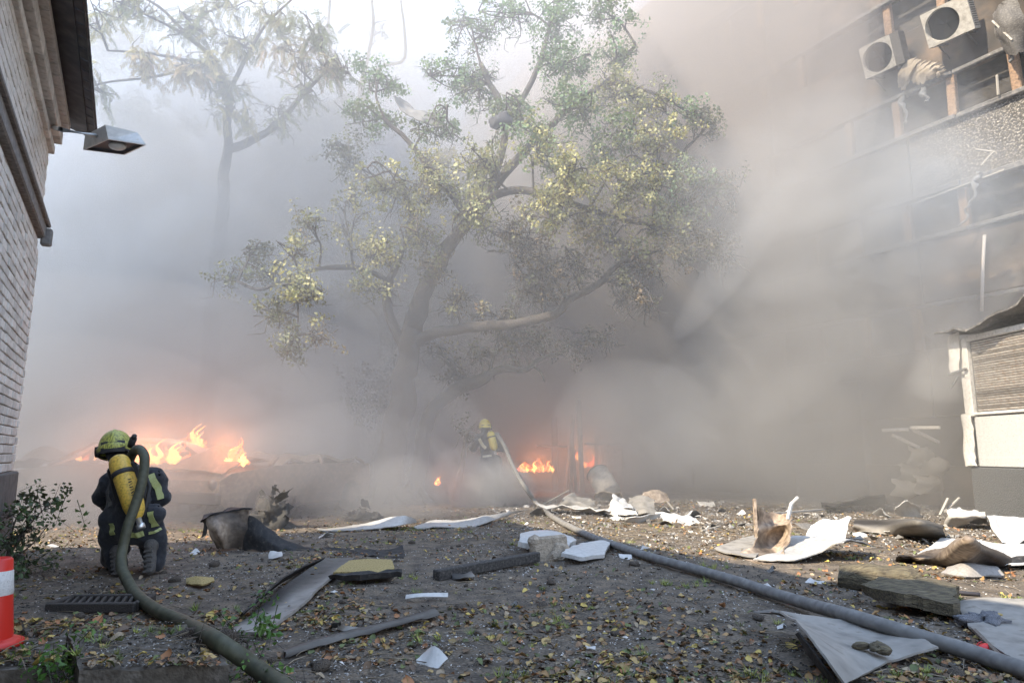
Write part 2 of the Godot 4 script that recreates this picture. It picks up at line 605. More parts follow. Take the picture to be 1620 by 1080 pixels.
# ---------------------------------------------------------------- the burnt block at the right: local x = minus the way along, z = out of the facade
func build_facade() -> void:
	var t := thing("burnt_apartment_building", "tall ochre apartment block with blown out window bands and scorched ledges", "building", V(11.5, 0, -12.5))
	t.rotation.y = atan2(-0.872, 0.49)
	var ochre := rough_mat("sooty ochre stucco", [[0.0, 0.018, 0.016, 0.014], [0.42, 0.05, 0.04, 0.032], [0.62, 0.11, 0.078, 0.053], [0.85, 0.2, 0.135, 0.083], [1.0, 0.08, 0.06, 0.046]], 0.008, 0.22, 0.92, 0.6)
	var tan_ := rough_mat("scorched tan panel", [[0.0, 0.018, 0.017, 0.015], [0.4, 0.055, 0.045, 0.036], [0.7, 0.12, 0.09, 0.068], [1.0, 0.04, 0.034, 0.029]], 0.012, 0.3, 0.92, 0.5)
	var speck := rough_mat("flaking sooty panel", [[0.0, 0.025, 0.023, 0.02], [0.55, 0.05, 0.045, 0.037], [0.66, 0.07, 0.06, 0.048], [0.7, 0.35, 0.32, 0.28], [1.0, 0.4, 0.37, 0.33]], 0.06, 0.6, 0.9, 0.8)
	var soot := rough_mat("burnt out inside", [[0.0, 0.012, 0.011, 0.01], [0.5, 0.03, 0.027, 0.025], [1.0, 0.07, 0.06, 0.05]], 0.02, 0.4, 0.95, 0.4)
	var ledge_m := rough_mat("charred ledge", [[0.0, 0.04, 0.04, 0.042], [0.5, 0.09, 0.085, 0.08], [0.75, 0.14, 0.13, 0.12], [1.0, 0.34, 0.32, 0.3]], 0.03, 0.6, 0.9, 0.6)
	var brown := rough_mat("brown pilaster", [[0.0, 0.06, 0.042, 0.03], [0.5, 0.18, 0.11, 0.065], [1.0, 0.28, 0.19, 0.12]], 0.03, 1.0, 0.85, 0.3)
	var b := MB.new()
	b.box(Transform3D(Basis(), V(-17, 9, -4.4)), V(60, 18, 8))
	part("inner_wall", b, soot, t)
	var bays := 15
	for i in 8:
		b = MB.new()
		b.box(Transform3D(Basis(), V(10.0 - i * 7.0, 16.9, -0.2)), V(6.97, 2.6, 0.34), 0.02)
		part("parapet", b, tan_ if i % 3 else ochre, t)
	for k in 6:
		var y0 := 8.86 - 2.65 * (k - 0) + 5.3      # top storey first
		for i in bays:
			var x := -(-8.0 + i * 3.9 + 1.95)
			b = MB.new()
			b.box(Transform3D(Basis(), V(x, y0 - 0.79, -0.16)), V(3.87, 1.56, 0.3), 0.02)
			var m := ochre
			if k == 2 and i in [2, 3]: m = speck
			elif k == 1: m = ochre
			elif (k + i) % 3 == 0: m = tan_
			part("spandrel_panel", b, m, t)
		for i in (34 if k < 5 else 0):
			var x2 := 2.6 - i * 1.3
			if (i * 7 + k * 3) % 5 == 0: continue
			b = MB.new()
			b.box(Transform3D(Basis(Vector3.FORWARD, rnd(-0.03, 0.03)), V(x2, y0 + 0.53, -0.06)), V(0.19, 1.1, 0.16), 0.02)
			part("pilaster", b, brown, t)
	for e in [[9.95, 0.1, 0.1], [8.86, 0.13, 0.12], [7.24, 0.26, 0.14], [12.55, 0.14, 0.1], [6.2, 0.12, 0.1], [4.6, 0.1, 0.09], [15.2, 0.12, 0.1]]:
		for i in 9:
			b = MB.new()
			b.box(Transform3D(Basis(Vector3.BACK, rnd(-0.006, 0.006)), V(5.0 - i * 5.0, e[0] - e[2] / 2, e[1] / 2 + 0.002)), V(4.98, e[2], e[1]), 0.02)
			part("ledge", b, ledge_m, t)
	# ground floor: tall openings between piers
	for i in 10:
		b = MB.new()
		b.box(Transform3D(Basis(), V(-2.0 - i * 3.9, 1.5, -0.12)), V(0.9 if i % 3 else 1.6, 3.0, 0.3), 0.03)
		part("pier", b, tan_ if i % 2 else ochre, t)
	# hanging cables, pipe and torn sheet
	b = MB.new()
	b.tube(PackedVector3Array([V(10.34,5.88,-14.36), V(10.24,5.07,-14.41), V(10.22,4.22,-14.54)]), PackedFloat32Array([0.035]), 8)
	var p := part("drain_pipe", b, flat_mat("pale pipe", lin(0.5, 0.45, 0.4), 0.6), t)
	p.transform = t.transform.affine_inverse()
	for e in [[V(10.19,7.23,-14.12), V(10.03,6.82,-14.1), V(9.99,6.47,-14.33), V(9.87,6.11,-14.38)], [V(9.55,9.85,-15.56), V(9.53,9.45,-15.5), V(9.55,9.06,-15.52)], [V(10.66,10.69,-13.39), V(10.59,9.9,-13.31), V(10.61,9.38,-13.37)], [V(9.77,9.73,-15.07), V(9.75,9.5,-15), V(9.8,9.38,-15.02)]]:
		b = MB.new()
		var pts := PackedVector3Array(MB.spline(e, 5))
		for i in pts.size(): pts[i] += Vector3(noise.get_noise_1d(i * 60.0), 0, noise.get_noise_1d(i * 60.0 + 500)) * 0.12
		b.tube(pts, PackedFloat32Array([0.07, 0.05, 0.08, 0.04, 0.07, 0.03]), 6, true, 0.4)
		p = part("hanging_strip", b, rough_mat("charred strip", [[0.0, 0.03, 0.03, 0.03], [0.5, 0.1, 0.1, 0.1], [0.8, 0.4, 0.4, 0.39], [1.0, 0.5, 0.5, 0.48]], 0.05, 2.0, 0.8, 0.5), t)
		p.transform = t.transform.affine_inverse()
	for e in [[V(10.09,7.7,-13.99), V(10.4,7.57,-13.84)], [V(10.12,7.3,-13.93), V(10.32,7.55,-13.79)], [V(9.62,7.05,-15.54), V(10.44,7.1,-13.68)], [V(10.57,9.31,-13.75), V(10.56,8.85,-13.77)]]:
		b = MB.new()
		b.bar(e[0], e[1], 0.04, 0.03)
		p = part("broken_lath", b, flat_mat("singed lath", lin(0.26, 0.24, 0.21), 0.8), t)
		p.transform = t.transform.affine_inverse()
	# scorched insulation hanging in shreds under the left cooler
	var shred := rough_mat("burst foam", [[0.0, 0.08, 0.065, 0.05], [0.35, 0.22, 0.18, 0.135], [0.75, 0.42, 0.36, 0.28], [1.0, 0.1, 0.08, 0.065]], 0.05, 2.0, 0.9, 0.6)
	var top_a: Vector3 = V(9.65,10.53,-15.08)
	var top_b: Vector3 = V(9.98,9.97,-14.59)
	var low_a: Vector3 = V(9.54,9.99,-15.58)
	var low_b: Vector3 = V(9.95,9.9,-14.75)
	for k in 15:
		var f := k / 14.0
		var a := top_a.lerp(top_b, f) + rdir() * 0.05
		var e := low_a.lerp(low_b, f) + V(0, rnd(-0.12, 0.12), 0)
		var w := V(0.49, 0, 0.872) * rnd(0.05, 0.11)
		var m2 := a.lerp(e, 0.5) + V(-0.1, 0.02, 0.06) * rnd(0.3, 1.4)
		b = MB.new()
		b.sheet([[a - w, a + w], [m2 - w, m2 + w * 1.2], [e - w * 0.5, e + w * 0.3]], 0.02, 4, 0.1, noise, [], 0.05)
		p = part("insulation_shred", b, shred, t)
		p.transform = t.transform.affine_inverse()

	# outdoor cooling units on the wall: [centre, twist, label]
	for e in [[V(9.95,10.85,-14.14), -0.42, "white outdoor cooling unit with open fan hole, topmost on the burnt facade"], [V(9.22,10.87,-15.53), -0.3, "sooty outdoor cooling unit with a crushed top, above hanging foam"], [V(10.68,10.04,-13.35), 0.5, "torn dark metal casing twisted on the facade near the frame edge"]]:
		cooler(e[0], e[1], e[2])

func cooler(at: Vector3, twist: float, label: String) -> void:
	var torn := label.begins_with("torn")
	var t := thing("cooling_unit", label, "air conditioner", at, "cooling units on the burnt facade")
	t.rotation = Vector3(-twist if not torn else 0.1, atan2(-0.872, 0.49) + 0.1, 0.0)
	var white := rough_mat("cooler enamel", [[0.0, 0.08, 0.07, 0.06], [0.3, 0.26, 0.24, 0.205], [0.75, 0.4, 0.375, 0.33], [1.0, 0.1, 0.085, 0.07]], 0.015, 1.1, 0.6, 0.15)
	var sooty := rough_mat("cooler soot", [[0.0, 0.03, 0.027, 0.025], [0.6, 0.075, 0.068, 0.06], [1.0, 0.2, 0.18, 0.16]], 0.03, 1.5, 0.7, 0.3)
	if torn:
		var s := MB.new()
		s.sheet([[V(-0.25, 0.6, 0.1), V(0.0, 0.65, 0.25), V(0.25, 0.55, 0.2)], [V(-0.2, 0.1, 0.2), V(0.02, 0.0, 0.4), V(0.3, 0.1, 0.25)], [V(-0.12, -0.45, 0.1), V(0.1, -0.6, 0.25), V(0.22, -0.5, 0.1)]], 0.015, 5, 0.14, noise, [], 0.08)
		part("casing", s, sooty, t)
		s = MB.new()
		s.bar(V(-0.2, 0.3, 0.3), V(0.1, -0.3, 0.35), 0.05, 0.03)
		part("bracket", s, white, t)
		return
	var w := 0.95; var h := 0.78; var d := 0.36
	var b := MB.new()
	b.sm = false
	# front plate with a round hole, drawn as a ring of quads from the rim to the frame
	var r := 0.35
	var c := V(-0.1, 0, d / 2)
	var n := 40
	for k in n:
		var a1 := TAU * k / n
		var a2 := TAU * (k + 1) / n
		var o1 := V(cos(a1), sin(a1), 0); var o2 := V(cos(a2), sin(a2), 0)
		var e1 := c + o1 * minf(absf(0.375 / o1.x) if absf(o1.x) > 0.01 else 9.0, absf(h / 2 / o1.y) if absf(o1.y) > 0.01 else 9.0)
		var e2 := c + o2 * minf(absf(0.375 / o2.x) if absf(o2.x) > 0.01 else 9.0, absf(h / 2 / o2.y) if absf(o2.y) > 0.01 else 9.0)
		b.q(c + o1 * r, e1, e2, c + o2 * r)
		b.q(c + o1 * r, c + o2 * r, c + o2 * (r - 0.01) + V(0, 0, -0.1), c + o1 * (r - 0.01) + V(0, 0, -0.1))
	part("front_plate", b, white, t)
	b = MB.new()
	b.box(Transform3D(Basis(), V(0.375, 0, d / 2 - 0.01)), V(0.2, h, 0.02))
	b.box(Transform3D(Basis(), V(0, h / 2 - 0.006, 0)), V(w, 0.012, d - 0.01))
	b.box(Transform3D(Basis(), V(0, -h / 2 + 0.006, 0)), V(w, 0.012, d - 0.01))
	b.box(Transform3D(Basis(), V(-w / 2 + 0.006, 0, -0.01)), V(0.012, h - 0.03, d - 0.03))
	b.box(Transform3D(Basis(), V(w / 2 - 0.006, 0, -0.01)), V(0.012, h - 0.03, d - 0.03))
	part("casing", b, white if twist < -0.4 else sooty, t)
	b = MB.new()
	b.box(Transform3D(Basis(), V(0, 0, -d / 2 + 0.04)), V(w - 0.04, h - 0.04, 0.03))
	part("condenser_core", b, flat_mat("fan black", Color.BLACK), t)
	for k in 3:
		b = MB.new()
		b.sheet([[c + V(0, 0, -0.2), c + V(cos(k * 2.1) * 0.27, sin(k * 2.1) * 0.3, -0.24)], [c + V(0, 0.02, -0.24), c + V(cos(k * 2.1 + 0.9) * 0.27, sin(k * 2.1 + 0.9) * 0.3, -0.28)]], 0.008, 3)
		part("fan_blade", b, flat_mat("fan black", lin(0.03, 0.03, 0.032), 0.7), t)
	for k in 14:
		b = MB.new()
		b.box(Transform3D(Basis(), V(w / 2 + 0.004, -0.32 + k * 0.05, -0.02)), V(0.012, 0.018, d - 0.1))
		part("slat", b, sooty, t)
	for sx in [-0.3, 0.3]:
		b = MB.new()
		b.bar(V(sx, -h / 2 - 0.02, 0.16), V(sx, -h / 2 - 0.02, -0.5), 0.04, 0.04)
		b.bar(V(sx, -h / 2 - 0.04, 0.1), V(sx, -h / 2 - 0.45, -0.45), 0.03, 0.03)
		part("bracket", b, sooty, t)

# ---------------------------------------------------------------- pale houses far behind the smoke
func build_far_building() -> void:
	var pale := rough_mat("pale far wall", [[0.0, 0.4, 0.38, 0.35], [0.6, 0.55, 0.52, 0.48], [1.0, 0.62, 0.6, 0.56]], 0.01, 0.2, 0.95, 0.0)
	var glass := flat_mat("far window", lin(0.75, 0.78, 0.8), 0.25)
	for e in [[V(-19, 0, -36), 12.0, 9.0, 0.25, "pale three storey house with bright windows deep in the smoke"], [V(-34, 0, -40), 9.0, 13.0, 0.4, "tall dim house behind the left trees and smoke"]]:
		var t := thing("far_house", e[4], "building", e[0])
		t.rotation.y = e[3]
		var b := MB.new()
		b.box(Transform3D(Basis(), V(0, e[2] / 2, -3)), V(e[1], e[2], 6))
		part("wall", b, pale, t)
		b = MB.new()
		b.sm = false
		var hw: float = e[1] / 2 + 0.3
		var top: float = e[2]
		b.q(V(-hw, top, 0.3), V(-hw, top + 2, -3), V(hw, top + 2, -3), V(hw, top, 0.3))
		b.q(V(hw, top, -6.3), V(hw, top + 2, -3), V(-hw, top + 2, -3), V(-hw, top, -6.3))
		b.t(V(-hw, top, 0.3), V(-hw, top, -6.3), V(-hw, top + 2, -3))
		b.t(V(hw, top, -6.3), V(hw, top, 0.3), V(hw, top + 2, -3))
		part("roof", b, flat_mat("far roof", lin(0.16, 0.12, 0.1), 0.9), t)
		for fl in int(e[2] / 2.9):
			for k in 4:
				var x: float = (k - 1.5) * e[1] / 4.2
				b = MB.new()
				b.box(Transform3D(Basis(), V(x, 1.9 + fl * 2.8, 0.0)), V(1.2, 1.6, 0.08))
				var wi := part("window", b, flat_mat("far frame", lin(0.2, 0.19, 0.18), 0.7), t)
				for s in [-1, 1]:
					b = MB.new()
					b.box(Transform3D(Basis(), V(x + s * 0.29, 1.9 + fl * 2.8, 0.045)), V(0.52, 1.46, 0.02))
					part("pane", b, glass, wi)

# ---------------------------------------------------------------- the battered kiosk at the right edge
func build_kiosk() -> void:
	var t := thing("kiosk", "battered pale metal kiosk with rusty louvre on a dark stone plinth", "kiosk", V(8.1, 0, -12.35))
	t.rotation.y = atan2(-0.995, 0.1)   # x towards the camera, z to the left
	var pale := rough_mat("kiosk paint", [[0.0, 0.25, 0.235, 0.21], [0.3, 0.45, 0.43, 0.395], [0.75, 0.55, 0.53, 0.495], [0.86, 0.4, 0.38, 0.35], [1.0, 0.12, 0.105, 0.09]], 0.02, 1.1, 0.65, 0.15)
	var grey := rough_mat("kiosk grey panel", [[0.0, 0.25, 0.25, 0.24], [0.5, 0.38, 0.38, 0.37], [0.66, 0.42, 0.42, 0.405], [0.72, 0.17, 0.168, 0.16], [1.0, 0.1, 0.1, 0.1]], 0.06, 1.3, 0.7, 0.1)
	var stone := rough_mat("dark stone plinth", [[0.0, 0.03, 0.032, 0.034], [0.5, 0.06, 0.062, 0.064], [1.0, 0.12, 0.12, 0.12]], 0.06, 1.2, 0.9, 0.6)
	var charred := rough_mat("charred ledge", [], 0.03, 0.6)
	var b := MB.new()
	b.box(Transform3D(Basis(), V(1.9, 0.47, -1.0)), V(3.7, 0.94, 1.96), 0.02)
	part("plinth", b, stone, t)
	b = MB.new()
	b.box(Transform3D(Basis(), V(1.95, 2.05, -1.02)), V(3.72, 2.2, 1.9), 0.02)
	part("body", b, flat_mat("kiosk inside", lin(0.08, 0.08, 0.08), 0.9), t)
	for k in 3:
		b = MB.new()
		b.box(Transform3D(Basis(), V(0.87 + k * 1.24, 1.38, -0.05)), V(1.22, 0.86, 0.05), 0.012)
		part("lower_panel", b, grey, t)
	# louvre frame and slats
	b = MB.new()
	b.box(Transform3D(Basis(), V(0.24, 2.52, -0.035)), V(0.12, 1.4, 0.09), 0.012)
	b.box(Transform3D(Basis(), V(2.0, 3.2, -0.035)), V(3.4, 0.1, 0.09), 0.012)
	b.box(Transform3D(Basis(), V(2.0, 1.86, -0.035)), V(3.4, 0.05, 0.085), 0.012)
	b.box(Transform3D(Basis(), V(0.11, 2.1, -0.06)), V(0.13, 2.2, 0.05), 0.012)
	part("louvre_frame", b, pale, t)
	var slat_m: Array[Material] = []
	for i in 4:
		var k: float = [0.9, 0.5, 0.75, 1.0][i]
		slat_m.append(rough_mat("louvre slat %d" % i, [[0.0, 0.2 * k, 0.13 * k, 0.09 * k], [0.35, 0.34 * k, 0.3 * k, 0.255 * k], [0.6, 0.45 * k, 0.425 * k, 0.39 * k], [1.0, 0.32 * k, 0.2 * k, 0.12 * k]], 0.012, 0.9, 0.7, 0.1))
	for k in 29:
		b = MB.new()
		b.box(Transform3D(Basis(Vector3.RIGHT, 0.55), V(1.95, 1.92 + k * 0.0425, -0.05 + rnd(-0.003, 0.003))), V(3.2, 0.031, 0.008))
		part("slat", b, slat_m[rng.randi() % 4], t)
	# torn roof and bent corner plates
	b = MB.new()
	b.sheet([[V(-0.1, 3.36, 0.3), V(0.6, 3.3, 0.34), V(1.4, 3.42, 0.3), V(2.4, 3.66, 0.3), V(3.8, 3.6, 0.3)], [V(-0.14, 3.36, -0.4), V(0.6, 3.34, -0.5), V(1.4, 3.45, -0.5), V(2.4, 3.62, -0.5), V(3.8, 3.6, -0.5)], [V(-0.1, 3.3, -1.9), V(0.6, 3.3, -1.9), V(1.4, 3.3, -1.9), V(2.4, 3.3, -1.9), V(3.8, 3.3, -1.9)]], 0.03, 5, 0.1, noise, [], 0.06)
	part("roof_sheet", b, charred, t)
	b = MB.new()
	b.sheet([[V(-0.32, 3.3, -0.2), V(-0.12, 3.33, -0.02), V(0.16, 3.36, 0.02)], [V(-0.4, 3.0, -0.24), V(-0.16, 3.0, 0.0), V(0.14, 3.0, 0.03)], [V(-0.34, 2.62, -0.2), V(-0.12, 2.6, 0.04), V(0.12, 2.66, 0.04)]], 0.012, 5, 0.05, noise, [], 0.03)
	part("bent_plate", b, pale, t)
	b = MB.new()
	b.sheet([[V(-0.2, 1.72, -0.2), V(-0.02, 1.84, -0.02), V(0.24, 1.84, 0.0)], [V(-0.34, 1.4, -0.3), V(-0.06, 1.4, -0.04), V(0.24, 1.4, 0.0)], [V(-0.16, 0.98, -0.2), V(-0.02, 0.96, 0.0), V(0.24, 0.96, 0.0)]], 0.012, 5, 0.05, noise, [], 0.05)
	part("bent_plate", b, pale, t)
	b = MB.new()
	b.bar(V(-0.15, 2.6, 0.05), V(0.3, 2.66, 0.06), 0.05, 0.03)
	b.bar(V(0.02, 2.55, 0.0), V(-0.14, 2.36, 0.04), 0.03, 0.03)
	part("broken_bracket", b, flat_mat("kiosk inside", Color.BLACK), t)

# ---------------------------------------------------------------- trees
# one sprig: a thin twig with leaves; kind 0 broad small leaves, 1 long hanging leaflets of a compound leaf
func sprig(kind: int, sd: int) -> ArrayMesh:
	var r := RandomNumberGenerator.new()
	r.seed = sd
	var b := MB.new()
	b.sm = false
	if kind == 0:
		for k in 11:
			var y := 0.03 + k * 0.034
			var a := k * 2.4 + r.randf() * 0.8
			var o := V(sin(y * 9) * 0.02, y, 0)
			var out := V(cos(a), r.randf_range(-0.5, 0.35), sin(a)).normalized()
			var side := out.cross(V(r.randf_range(-0.5, 0.5), 1, r.randf_range(-0.5, 0.5))).normalized()
			var nn := side.cross(out)
			var s := r.randf_range(0.06, 0.105)
			var st := o + out * 0.035
			b.col = Color.WHITE * r.randf_range(0.65, 1.25)
			var tip := st + out * s - nn * s * r.randf_range(0.1, 0.4)
			var l := st + out * s * 0.4 + side * s * 0.42 + nn * s * 0.12
			var rr := st + out * s * 0.4 - side * s * 0.42 + nn * s * 0.12
			b.t(st, l, tip); b.t(st, tip, rr)
		b.col = Color(0.45, 0.35, 0.3)
		b.tube(PackedVector3Array([V(0, -0.12, 0), V(0.01, 0.14, 0), V(0, 0.4, 0)]), PackedFloat32Array([0.007, 0.005, 0.002]), 3, false)
	else:
		for k in 9:
			var y := 0.06 + k * 0.045
			for sg in [-1, 1]:
				var o := V(0, y, -y * y * 0.9)
				var out := V(sg, 0.35, -0.5 - r.randf() * 0.6).normalized()
				var s := r.randf_range(0.07, 0.115)
				var side := out.cross(V(0.1, 0.4, 1)).normalized() * 0.016
				b.col = Color.WHITE * r.randf_range(0.7, 1.2)
				var mid := o + out * s * 0.45 + V(0, 0, -0.008)
				b.t(o, mid + side, o + out * s + V(0, 0, -s * 0.4)); b.t(o, o + out * s + V(0, 0, -s * 0.4), mid - side)
		b.col = Color(0.5, 0.4, 0.3)
		b.tube(PackedVector3Array([V(0, -0.1, 0), V(0, 0.2, -0.03), V(0, 0.46, -0.19)]), PackedFloat32Array([0.006, 0.004, 0.002]), 3, false)
	return b.mesh()

func leaf_mat() -> StandardMaterial3D:
	var m := flat_mat("leaf", Color.WHITE, 0.55, true)
	m.backlight_enabled = true
	m.backlight = Color(0.75, 0.75, 0.5)
	return m

func limb(b: MB, pts: Array, r0: float, r1: float, n := 9, wobble := 0.1) -> PackedVector3Array:
	var p := PackedVector3Array(MB.spline(pts, 5))
	var r := PackedFloat32Array()
	for i in p.size():
		var k := float(i) / (p.size() - 1)
		r.append(lerpf(r0, r1, k) * (1.0 + wobble * noise.get_noise_3dv(p[i] * 70)))
		if i > 0 and i < p.size() - 1:
			p[i] += Vector3(noise.get_noise_3dv(p[i] * 40), noise.get_noise_3dv(p[i] * 40 + V(70, 0, 0)), noise.get_noise_3dv(p[i] * 40 + V(0, 70, 0))) * r0 * 0.5
	b.tube(p, r, n, true, 0.09)
	return p

# limbs: [points, r0, r1]; clusters: [centre, radii, sprigs, colour, colour2, bareness]
func tree(t: Node3D, trunk: Array, limbs: Array, clusters: Array, bark: Material, kind := 0, leaf_scale := 1.0, density := 1.0) -> void:
	var all := PackedVector3Array()
	var b := MB.new()
	all.append_array(limb(b, trunk[0], trunk[1], trunk[2], 14, 0.16))
	var tr := part("trunk", b, bark, t)
	# root flare
	if trunk[0][0].y < 0.3 and trunk[1] > 0.1:
		b = MB.new()
		for k in 5:
			var a := k * 1.26 + 0.4
			var o: Vector3 = trunk[0][0]
			b.tube(PackedVector3Array([o + V(0, 0.55, 0), o + V(cos(a) * 0.6, 0.16, sin(a) * 0.6) * trunk[1] * 2.4 + V(0, 0.1, 0), o + V(cos(a), 0, sin(a)) * trunk[1] * 3.4 + V(0, -0.08, 0)]), PackedFloat32Array([trunk[1] * 0.6, trunk[1] * 0.42, trunk[1] * 0.15]), 7)
		part("root_flare", b, bark, tr)
	for l in limbs:
		b = MB.new()
		all.append_array(limb(b, l[0], l[1], l[2], 9))
		part("limb", b, bark, t)
	var twigs := MB.new()
	var xf: Array[Transform3D] = []
	var cs := PackedColorArray()
	for c in clusters:
		var o: Vector3 = c[0]
		var rad: Vector3 = c[1]
		var root := all[0]
		var best := 1e9
		for p in all:
			var d := p.distance_to(o) + maxf(0.0, p.y - o.y) * 0.5
			if d < best:
				best = d
				root = p
		# the branch that carries the cluster
		var mid := root.lerp(o, 0.5) + rdir() * best * 0.12 + V(0, best * 0.06, 0)
		var tw: float = 0.22 if leaf_scale < 0.7 else 1.0
		var ahead := ((o - root).normalized() + rdir() * 0.5).normalized()
		var main := PackedVector3Array(MB.spline([root, mid, o, o + (ahead * rad).limit_length(rad.x) * 0.9], 5))
		var mr := PackedFloat32Array()
		var thick: float = clampf(0.02 + best * 0.012, 0.02, 0.065)
		for i in main.size(): mr.append(tw * lerpf(thick, 0.01, float(i) / main.size()))
		twigs.tube(main, mr, 5, false)
		var secondary := []
		var count: int = maxi(5, int(c[2] / 9.0) + int(c[5] * 12))
		for k in count:
			var from: Vector3 = main[int(main.size() * rnd(0.22, 0.98))]
			var dir := rdir()
			var to := o + V(dir.x * rad.x, dir.y * rad.y, dir.z * rad.z) * pow(rng.randf(), 0.4)
			var span := from.distance_to(to)
			var b1 := from.lerp(to, 0.35) + rdir() * span * 0.22 + V(0, span * 0.08, 0)
			var b2 := from.lerp(to, 0.7) + rdir() * span * 0.18
			var line := PackedVector3Array(MB.spline([from, b1, b2, to], 3))
			var lr := PackedFloat32Array()
			for i in line.size(): lr.append(tw * lerpf(0.022, 0.006, float(i) / line.size()))
			twigs.tube(line, lr, 4, false)
			secondary.append(line)
			for f in 2 + int(c[5] * 4):
				var a: Vector3 = line[rng.randi_range(2, line.size() - 1)]
				var e := a + (rdir() + (to - from).normalized() * 0.6 + V(0, -0.3 if kind == 0 else 0.0, 0)) * rnd(0.12, 0.36)
				var side := rdir() * a.distance_to(e) * 0.35
				twigs.tube(PackedVector3Array([a, a.lerp(e, 0.5) + side, e]), PackedFloat32Array([0.011 * tw, 0.009 * tw, 0.004 * tw]), 3, false)
		for k in int(c[2] * density):
			var line: PackedVector3Array = secondary[rng.randi() % secondary.size()]
			var at: Vector3 = line[rng.randi_range(3, line.size() - 1)] + rdir() * rnd(0.02, 0.28)
			var y := (rdir() + V(0, 0.25, 0)).normalized()
			if kind == 1: y = (Vector3(rng.randfn(), rng.randfn() * 0.5 - 0.55, rng.randfn())).normalized()
			var x := y.cross(rdir()).normalized()
			var z := x.cross(y)
			if kind == 1:
				z = (V(0, 1, 0) + rdir() * 0.5).normalized()
				x = y.cross(z).normalized(); z = x.cross(y)
			xf.append(Transform3D(Basis(x, y, z) * Basis.from_scale(Vector3.ONE * leaf_scale * rnd(0.75, 1.3)), at))
			var col: Color = (c[3] as Color).lerp(c[4], pow(rng.randf(), 1.5)) * rnd(0.75, 1.2)
			cs.append(col)
	var br := part("branches", twigs, bark, t)
	if twigs.v.size() > 60000: tag(br, "", "", "", "stuff")
	var lots := [[], [], []]
	for i in xf.size(): lots[i % 3].append(i)
	for s in 3:
		var mm := MultiMesh.new()
		mm.transform_format = MultiMesh.TRANSFORM_3D
		mm.use_colors = true
		mm.mesh = sprig(kind, 100 + s)
		mm.instance_count = lots[s].size()
		for k in lots[s].size():
			mm.set_instance_transform(k, xf[lots[s][k]])
			mm.set_instance_color(k, cs[lots[s][k]])
		var o := MultiMeshInstance3D.new()
		o.name = "crown"
		o.multimesh = mm
		o.material_override = leaf_mat()
		o.position = -t.position
		t.add_child(o, true)
		tag(o, "", "", "", "stuff")

